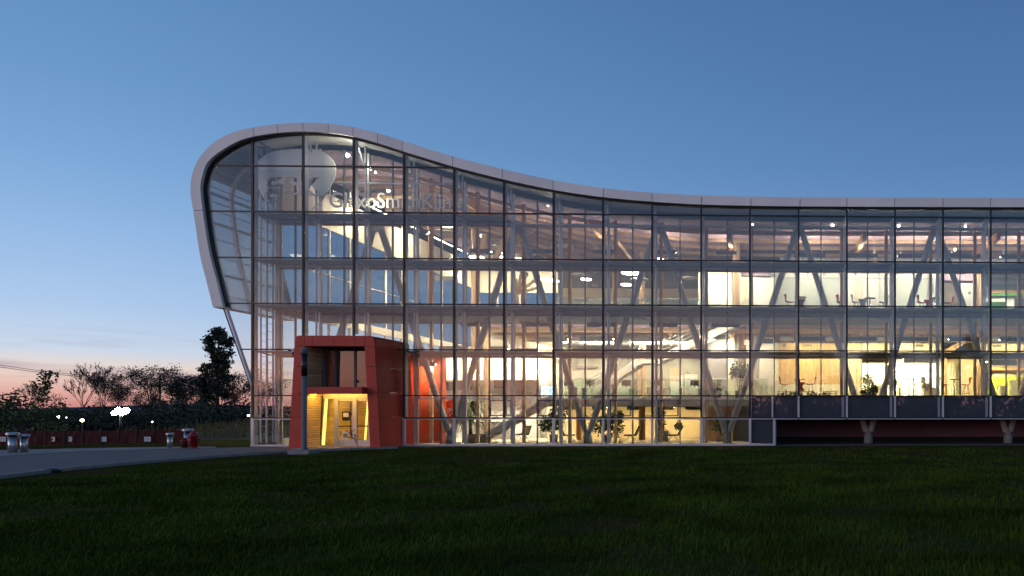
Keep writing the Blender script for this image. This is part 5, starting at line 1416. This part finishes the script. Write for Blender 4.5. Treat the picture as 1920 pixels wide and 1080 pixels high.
# overhead wires
wt = thing('power_line', 'pair of thin overhead wires sagging across the sunset', 'wires', W(0, 800, 45) * Vector((1, 1, 0)) if False else (W(0, 800, 45).x, 45, 0))
for k, (y0_, y1_) in enumerate(((680, 707), (684, 709))):
    a, b = W(-60, y0_ - 5, 45), W(300, y1_ + 3, 60)
    pts = [a.lerp(b, t_) - Vector((0, 0, .5 * math.sin(math.pi * t_))) for t_ in np.linspace(0, 1, 13)]
    v, f = [], []
    for j, p in enumerate(pts):
        for an in range(5): v.append((p.x, p.y + .028 * math.cos(an * 1.257), p.z + .028 * math.sin(an * 1.257)))
        if j:
            for an in range(5): f.append((5 * j - 5 + an, 5 * j - 5 + (an + 1) % 5, 5 * j + (an + 1) % 5, 5 * j + an))
    mesh('wire', v, f, M_black, wt)
for px, Y in ((-60, 45), (300, 60)):
    p = W(px, 770, Y); ztop = W(px, (680 if px < 0 else 709) - 6, Y).z
    rod('pole', (p.x, p.y, 0), (p.x, p.y, ztop), .10, M_bark, wt, 8)

# ================================================================== hills and bank
M_hill = mat('far_hill', (0.02, 0.022, 0.03), 0.9, noise=0.2, scale=.01)
rng = np.random.default_rng(3); v, f = [], []
N = 60
for i in range(N + 1):
    an = R(-75) + R(150) * i / N
    x, y = CX + math.sin(an) * 1500, CY + math.cos(an) * 1500
    hgt = 12 + 6 * math.sin(i * .35) + 4 * math.sin(i * .9 + 1) + 2 * rng.random()
    v += [(x, y, 0), (x * 1.02, y * 1.02, hgt), (CX + math.sin(an) * 1800, CY + math.cos(an) * 1800, 0)]
    if i: k = 3 * i; f += [(k - 3, k, k + 1, k - 2), (k - 2, k + 1, k + 2, k - 1)]
tag(mesh('hills', v, f, M_hill, smooth=True), 'low dark hills on the horizon', None, None, 'structure')
M_bank = mat('bank_grass', (0.018, 0.022, 0.006), 0.9, noise=0.4, scale=1.2, bump=.5, bscale=12)
bx0, bx1 = W(365, 800, 6).x, 2.0
v, f = [], []; nx, ny = 30, 12
for j in range(ny + 1):
    for i in range(nx + 1):
        u, w = i / nx, j / ny; x = bx0 - 6 + (bx1 + 6 - bx0) * u * 1.3 - 4 + 4; y = 8 + 20 * w
        z = .80 * math.sin(min(w * 1.6, 1) * math.pi / 2) * min(1, u * 5) + .12 * rng.random() - .05
        if j == 0 or i == 0: z = -.05
        v.append((x - 2.0, y, z))
for j in range(ny):
    for i in range(nx): a = j * (nx + 1) + i; f.append((a, a + 1, a + nx + 2, a + nx + 1))
v_bank = list(v)
tag(mesh('grass_bank', v, f, M_bank, smooth=True), 'rough grassy bank behind the hydrant', None, None, 'structure')

def bank_grass():
    rng = np.random.default_rng(17); n = 9000
    bv = np.array(v_bank); idx = rng.integers(0, len(bv), n); P_ = bv[idx] + np.stack((rng.uniform(-.35, .35, n), rng.uniform(-.8, .8, n), np.zeros(n)), 1)
    P_ = P_[P_[:, 2] > .05]; n = len(P_); an = rng.uniform(0, 6.28, n); H = rng.uniform(.25, .75, n); ln = H * rng.uniform(.1, .5, n)
    q_ = np.zeros((n, 4, 3)); dx_, dy_ = np.cos(an), np.sin(an)
    q_[:, 0] = P_ + np.stack((-dy_ * .02, dx_ * .02, np.full(n, -.1)), 1); q_[:, 1] = P_ + np.stack((dy_ * .02, -dx_ * .02, np.full(n, -.1)), 1)
    q_[:, 2] = P_ + np.stack((dx_ * ln + dy_ * .008, dy_ * ln - dx_ * .008, H), 1); q_[:, 3] = P_ + np.stack((dx_ * ln - dy_ * .008, dy_ * ln + dx_ * .008, H), 1)
    return q_.reshape(-1, 3)
# ================================================================== trees
def branch_mesh(segs, n=6):
    v, f = [], []
    for p0, p1, r0, r1 in segs:
        p0, p1 = np.array(p0), np.array(p1); d = p1 - p0; L = np.linalg.norm(d)
        if L < 1e-6: continue
        d /= L; a = np.cross(d, (0.31, .95, .07)); a /= np.linalg.norm(a) + 1e-9; b = np.cross(d, a); k = len(v)
        for p, r in ((p0, r0), (p1, r1)):
            for i in range(n):
                t_ = 2 * math.pi * i / n; v.append(p + (a * math.cos(t_) + b * math.sin(t_)) * r)
        f += [(k + i, k + (i + 1) % n, k + n + (i + 1) % n, k + n + i) for i in range(n)]
    return v, f
def grow(rng, p, d, L, r, depth, segs, tips, spread, upb, shrink=.72, nb=(2, 4), wig=.16):
    p = np.array(p, float); nseg = 3
    for s in range(nseg):
        d = d + rng.normal(0, wig, 3) + np.array((0, 0, upb * .25)); d /= np.linalg.norm(d)
        q_ = p + d * L / nseg; r2 = r * .84
        segs.append((p, q_, r, r2)); p = q_; r = r2
        if depth <= 2: tips.append((p.copy(), d.copy(), depth))
        if depth > 0 and s == 1 and rng.random() < .6:
            dd = d + rng.normal(0, spread, 3); dd[2] += upb * .5; dd /= np.linalg.norm(dd)
            grow(rng, p, dd, L * shrink * .8, r * .55, depth - 1, segs, tips, spread, upb, shrink, nb, wig)
    if depth == 0: return
    for i in range(rng.integers(*nb)):
        dd = d + rng.normal(0, spread, 3); dd[2] += upb; dd /= np.linalg.norm(dd)
        grow(rng, p, dd, L * shrink * rng.uniform(.85, 1.15), r * .68, depth - 1, segs, tips, spread, upb, shrink, nb, wig)
def leaves_at(rng, tips, per, size, rad):
    pts = []
    for p, d, dep in tips:
        n = rng.poisson(per); pts.append(p + rng.normal(0, rad, (n, 3)) * np.array((1, 1, .75)))
    pts = np.concatenate(pts); n = len(pts)
    d = rng.normal(0, 1, (n, 3)); d /= np.linalg.norm(d, axis=1)[:, None]
    s = rng.normal(0, 1, (n, 3)); s -= d * (s * d).sum(1)[:, None]; s /= np.linalg.norm(s, axis=1)[:, None]
    L = (size * rng.uniform(.6, 1.4, n))[:, None]
    q_ = np.stack((pts, pts + d * L * .5 + s * L * .36, pts + d * L, pts + d * L * .5 - s * L * .36), 1)
    return q_.reshape(-1, 3)
def quads_mesh(name, V, m, parent):
    me = bpy.data.meshes.new(name); n = len(V) // 4
    me.vertices.add(len(V)); me.vertices.foreach_set('co', V.astype(np.float32).ravel())
    me.loops.add(4 * n); me.loops.foreach_set('vertex_index', np.arange(4 * n, dtype=np.int32))
    me.polygons.add(n); me.polygons.foreach_set('loop_start', np.arange(0, 4 * n, 4, dtype=np.int32)); me.polygons.foreach_set('loop_total', np.full(n, 4, np.int32))
    me.update(calc_edges=True); me.validate(); me.materials.append(m)
    return put(bpy.data.objects.new(name, me), Matrix.Identity(4), parent)
def tree(name, label, H, seed, mleaf, depth=4, spread=.5, upb=.22, per=9, lsize=.24, rad=.30, trunk=.28, lean=(0, 0), r0=.13, nb=(2, 4), group='trees behind the driveway', base_n=1, wig=.16):
    rng = np.random.default_rng(seed); segs, tips = [], []
    for b in range(base_n):
        d = np.array((lean[0] + (rng.normal(0, .25) if base_n > 1 else 0), lean[1] + (rng.normal(0, .25) if base_n > 1 else 0), 1.0)); d /= np.linalg.norm(d)
        grow(rng, (0, 0, 0), d, trunk, r0 / (1 if base_n == 1 else 1.5), depth, segs, tips, spread, upb, nb=nb, wig=wig)
    zmax = max(max(s[0][2], s[1][2]) for s in segs); k = H / zmax
    segs = [(np.array(a) * k, np.array(b) * k, max(c_ * H / 7, .012), max(e_ * H / 7, .010)) for a, b, c_, e_ in segs]
    tips = [(p * k, d, dp) for p, d, dp in tips]
    t = empty(name); tag(t, label, 'tree', group)
    v, f = branch_mesh(segs); mesh('trunk', v, f, M_bark, t)
    if mleaf: quads_mesh('crown', leaves_at(rng, tips, per, lsize, rad), mleaf, t)
    return t
def stand(t, px, Y, s=1.0, rz=0):
    p = W(px, 770, Y); M_ = TRS((p.x, p.y, 0), rz, s); t.matrix_basis = M_; WM[t.name] = M_; return t
def clone(t, px, Y, s, rz, label):
    p = W(px, 770, Y); o = copy_tree(t, TRS((p.x, p.y, 0), rz, s)); o['label'] = label; return o
YT = 48
spreading = stand(tree('broad_tree', 'broad spreading tree with an airy dome, beside the dazzling floodlight', 7.3, 5, M_leaf, depth=5, spread=.62, upb=.10, per=2.7, lsize=.15, rad=.33, trunk=1.0, r0=.16), 292, YT)
airy = stand(tree('airy_tree', 'airy tree with thin reddish leaves between poplar and building', 6.6, 8, M_leafr, depth=5, spread=.42, upb=.3, per=1.1, lsize=.16, rad=.30, trunk=1.1, r0=.12), 446, YT - 2)
clone(airy, 466, YT + 4, 1.04, 2.1, 'airy reddish tree seen right beside the slanted glass edge')
clone(airy, 500, YT + 6, .95, 4.0, 'airy reddish tree seen through the corner glass')
clone(airy, 425, YT + 9, .85, 1.1, 'low airy tree half behind the poplar')
clone(spreading, 372, YT + 5, .86, 2.4, 'smaller spreading tree next to the poplar')
clone(spreading, 330, YT + 10, .92, 4.4, 'spreading tree in the middle of the dark row')
clone(spreading, 232, YT + 2, .78, 1.2, 'low spreading tree directly above the floodlight')
for i, (px, yy, sc_, rz_) in enumerate(((262, 44, .62, .5), (286, 56, .7, 1.9), (345, 58, .72, 4.4), (384, 50, .66, 5.2))):
    clone(airy, px, yy, sc_, rz_, ['small airy tree under the big dome, nearest the floodlight', 'small airy tree far behind the big dome', 'small airy tree between two spreading trees', 'small airy tree at the foot of the poplar'][i])
bare = stand(tree('bare_tree', 'leafless tree with a fan of fine twigs against the pink sky', 6.9, 21, None, depth=6, spread=.33, upb=.14, trunk=1.5, r0=.10, nb=(2, 4), wig=.07), 148, 40)
clone(bare, 196, 52, 1.0, 2.0, 'second leafless tree, half lost behind leafy branches')
clone(bare, 88, 58, .8, 3.6, 'small far leafless tree beside the dark bushes')
# poplar: many steep branches clothed with dense leaves
rng = np.random.default_rng(33); segs, tips = [], []
segs.append(((0, 0, 0), (0.05, 0, 4.0), .20, .16)); segs.append(((0.05, 0, 4.0), (0.15, 0, 10.4), .16, .03))
lobes = [(-.95, 3.4, .62), (-1.5, 4.6, .55), (-1.1, 6.3, .62), (.55, 3.8, .55), (.75, 5.4, .60), (.62, 7.0, .72), (.9, 8.2, .62), (-.5, 8.4, .66), (-.75, 9.5, .62), (.35, 9.9, .68), (1.0, 9.5, .5), (.1, 6.0, .75), (-.25, 4.6, .7), (.2, 7.6, .75), (-1.75, 5.2, .35), (.2, 10.6, .5)]
for lx_, lz_, lr_ in lobes:
    st0 = np.array((.08, 0, max(1.2, lz_ - 2.4))); en = np.array((lx_, rng.normal(0, .4), lz_ + .3)); segs.append((st0, en, .06, .02))
    for _ in range(26): tips.append((np.array((lx_, rng.normal(0, .35), lz_)) + rng.normal(0, lr_ * .42, 3) * np.array((1, 1, 1.35)), None, 0))
pop = empty('poplar_tree'); tag(pop, 'tall dark poplar with a lobed narrow crown', 'tree', 'trees behind the driveway')
v, f = branch_mesh(segs); mesh('trunk', v, f, M_bark, pop); quads_mesh('crown', leaves_at(rng, tips, 24, .24, .14), M_leafd, pop); stand(pop, 407, 46, 1.0)
M_tall = mat('tall_grass_blade', (0.05, 0.055, 0.018), 0.7, noise=0.4, scale=1.0)
tag(quads_mesh('tall_grass', bank_grass(), M_tall, None), 'rough tall grass on the bank behind the hydrant', 'grass', None, 'stuff')
# bushes
def bush(label, H, Wd, seed, m=M_bush, n=40, per=28, ls=.2, name='bush'):
    rng = np.random.default_rng(seed); tips, segs = [], []
    for _ in range(n):
        u = rng.normal(0, 1, 3); u /= np.linalg.norm(u); u[2] = abs(u[2])
        p = u * np.array((Wd / 2, Wd / 2 * .7, H)) * rng.uniform(.55, 1.0); tips.append((p, None, 0)); segs.append(((0, 0, 0), p, .03, .01))
    t = empty(name); tag(t, label, 'bush', 'bushes behind the driveway')
    v, f = branch_mesh(segs, 4); mesh('stems', v, f, M_bark, t); quads_mesh('foliage', leaves_at(rng, tips, per, ls, .22), m, t); return t
b1 = stand(bush('dark green bush behind the pair of bollards', 3.4, 5.2, 41, n=60), 62, 22, 1.0)
o = clone(b1, 6, 26, 1.12, 2.2, 'dark green bush at the picture edge'); 
sprig = stand(tree('young_tree', 'young tree whose leafy tip sticks out above the dark bush', 5.0, 44, M_bush, depth=2, spread=.22, upb=.5, per=9, lsize=.22, rad=.16, trunk=1.6, r0=.07), 34, 24)
clone(b1, 104, 30, .8, 4.0, 'lower bush beside the leafless tree')
b2 = stand(bush('low dark shrub under the floodlight mast', 1.7, 5.5, 45, M_leafd, n=40), 236, 30)
for i, (px, Y, s) in enumerate(((128, 34, 1.15), (165, 38, 1.0), (200, 32, 1.3), (272, 32, .95), (305, 36, 1.55), (338, 32, 1.2), (366, 40, 1.7), (395, 44, 1.25), (428, 46, 1.65), (458, 44, 1.2), (490, 48, 1.3), (525, 50, 1.2))):
    clone(b2, px, Y, s, i * 1.3, ['low shrub left of the yellow yard lamp', 'low shrub behind the yellow yard lamp', 'low shrub before the second leafless tree', 'low shrub under the spreading tree nearest the floodlight', 'low shrub under the middle of the spreading tree',
          'low shrub behind the lone slim bollard', 'low shrub behind the hydrant', 'low shrub at the foot of the poplar', 'low shrub just beyond the poplar', 'low shrub beside the slanted glass edge', 'low shrub seen through the corner glass', 'low shrub seen deep through the corner glass'][i])
# dense row of trees on the far side of the lawn, seen only mirrored in the glass
for i, (x, y, s, rz, src) in enumerate(((-96, -112, 4.2, .4, b2), (-74, -116, 3.8, 1.7, b2), (-54, -118, 4.3, 3.0, b2), (-36, -116, 3.6, 4.2, b2), (-20, -120, 4.4, 5.5, b2), (-4, -116, 3.8, .9, b2),
                                        (12, -118, 4.6, 2.2, b2), (26, -114, 5.0, 3.3, b2), (40, -116, 5.6, 4.6, b2), (54, -112, 6.0, 5.1, b2), (70, -116, 6.2, 2.6, b2), (88, -112, 6.0, 1.2, b2),
                                        (31, -104, 2.2, 2.2, spreading), (46, -106, 2.3, 3.3, spreading), (62, -104, 2.4, 4.6, spreading), (-30, -106, 1.1, 1.0, spreading), (-66, -104, 1.2, 2.0, spreading))):
    o = copy_tree(src, TRS((x, y, 0), rz, s)); o['label'] = 'tree across the lawn, mirrored in the glass wall'; o['category'] = 'tree'; o['group'] = 'trees mirrored in the glass wall'
# twigs before the portal
tw = tree('bare_sapling', 'tiny leafless sapling on the lawn before the entrance door', .95, 61, None, depth=3, spread=.35, upb=.3, trunk=.35, r0=.10, nb=(2, 3), group='saplings before the entrance')
qg = G(672, 842); tw.matrix_basis = TRS(qg, 0, 1); WM[tw.name] = TRS(qg, 0, 1)

# ================================================================== grass
def lawn_blades():
    rng = np.random.default_rng(7); P_, H_ = [], []
    near = [(p.x, p.y) for p in near_edge]
    ex = np.array([p[0] for p in near]); ey = np.array([p[1] for p in near])
    for z0, z1, dens, hh in ((6.2, 10, 1700, .042), (10, 15, 900, .042), (15, 22, 400, .04), (22, 37, 160, .036)):
        n = int((z1 - z0) * (1.55 * (z0 + z1) / 2) * dens)
        d = rng.uniform(z0, z1, n); a = rng.uniform(-1.16, .36, n)
        x = CX + FWD[0] * d + RGT[0] * a * d; y = CY + FWD[1] * d + RGT[1] * a * d
        lim = np.interp(x, ex, ey); ok = (y < lim - .2) & (y < -.35)
        ok &= ~((x > 1.6) & (x < 7.2) & (y > -3.2))
        patch = np.sin(x * .9 + 1.3 * np.sin(y * .6)) * np.sin(y * 1.1 + 1.7 * np.sin(x * .45)) + .35 * np.sin(x * 2.7 + y * 1.9)
        keep = rng.random(n) < np.clip(.78 - .62 * (patch > .45), .08, 1)
        keep &= ~((y > -9 + 3 * np.sin(x * .35)) & (x > 9) & (rng.random(n) < .55))
        ok &= keep
        P_.append(np.stack((x[ok], y[ok]), 1)); H_.append(hh * rng.uniform(.45, 1.6, ok.sum()) * (1 + .9 * (rng.random(ok.sum()) < .03)) * (1.0 + .55 * np.clip((x[ok] - 8) / 20, 0, 1)))
    P_ = np.concatenate(P_); H = np.concatenate(H_); n = len(P_)
    an = rng.uniform(0, 2 * math.pi, n); ln = rng.uniform(.1, .75, n) * H; wv = rng.uniform(.0035, .0065, n) * np.clip(np.hypot(P_[:, 0] - CX, P_[:, 1] - CY) / 9, 1, 3)
    dx_, dy_ = np.cos(an), np.sin(an); px_, py_ = -dy_ * wv, dx_ * wv
    b = np.zeros((n, 5, 3))
    b[:, 0] = np.stack((P_[:, 0] - px_, P_[:, 1] - py_, np.zeros(n)), 1); b[:, 1] = np.stack((P_[:, 0] + px_, P_[:, 1] + py_, np.zeros(n)), 1)
    mx_, my_ = P_[:, 0] + dx_ * ln * .35, P_[:, 1] + dy_ * ln * .35
    b[:, 2] = np.stack((mx_ + px_ * .8, my_ + py_ * .8, H * .6), 1); b[:, 3] = np.stack((mx_ - px_ * .8, my_ - py_ * .8, H * .6), 1)
    b[:, 4] = np.stack((P_[:, 0] + dx_ * ln, P_[:, 1] + dy_ * ln, H), 1)
    me = bpy.data.meshes.new('grass'); me.vertices.add(5 * n); me.vertices.foreach_set('co', b.astype(np.float32).ravel())
    base = (np.arange(n) * 5)[:, None]; li = np.concatenate((base + np.array([0, 1, 2, 3]), base + np.array([3, 2, 4])), 1).astype(np.int32)
    me.loops.add(7 * n); me.loops.foreach_set('vertex_index', li.ravel())
    me.polygons.add(2 * n); ls = np.stack((np.arange(n) * 7, np.arange(n) * 7 + 4), 1).astype(np.int32).ravel()
    me.polygons.foreach_set('loop_start', ls); me.polygons.foreach_set('loop_total', np.tile(np.array([4, 3], np.int32), n))
    me.update(calc_edges=True)
    m = mat('grass_blade', (0.050, 0.082, 0.009), 0.9, noise=0.5, scale=0.5, spec=.05)
    me.materials.append(m)
    print('grass blades', n)
    return tag(put(bpy.data.objects.new('grass', me), Matrix.Identity(4)), 'short uneven grass of the wide dark lawn', 'grass', None, 'stuff')
lawn_blades()
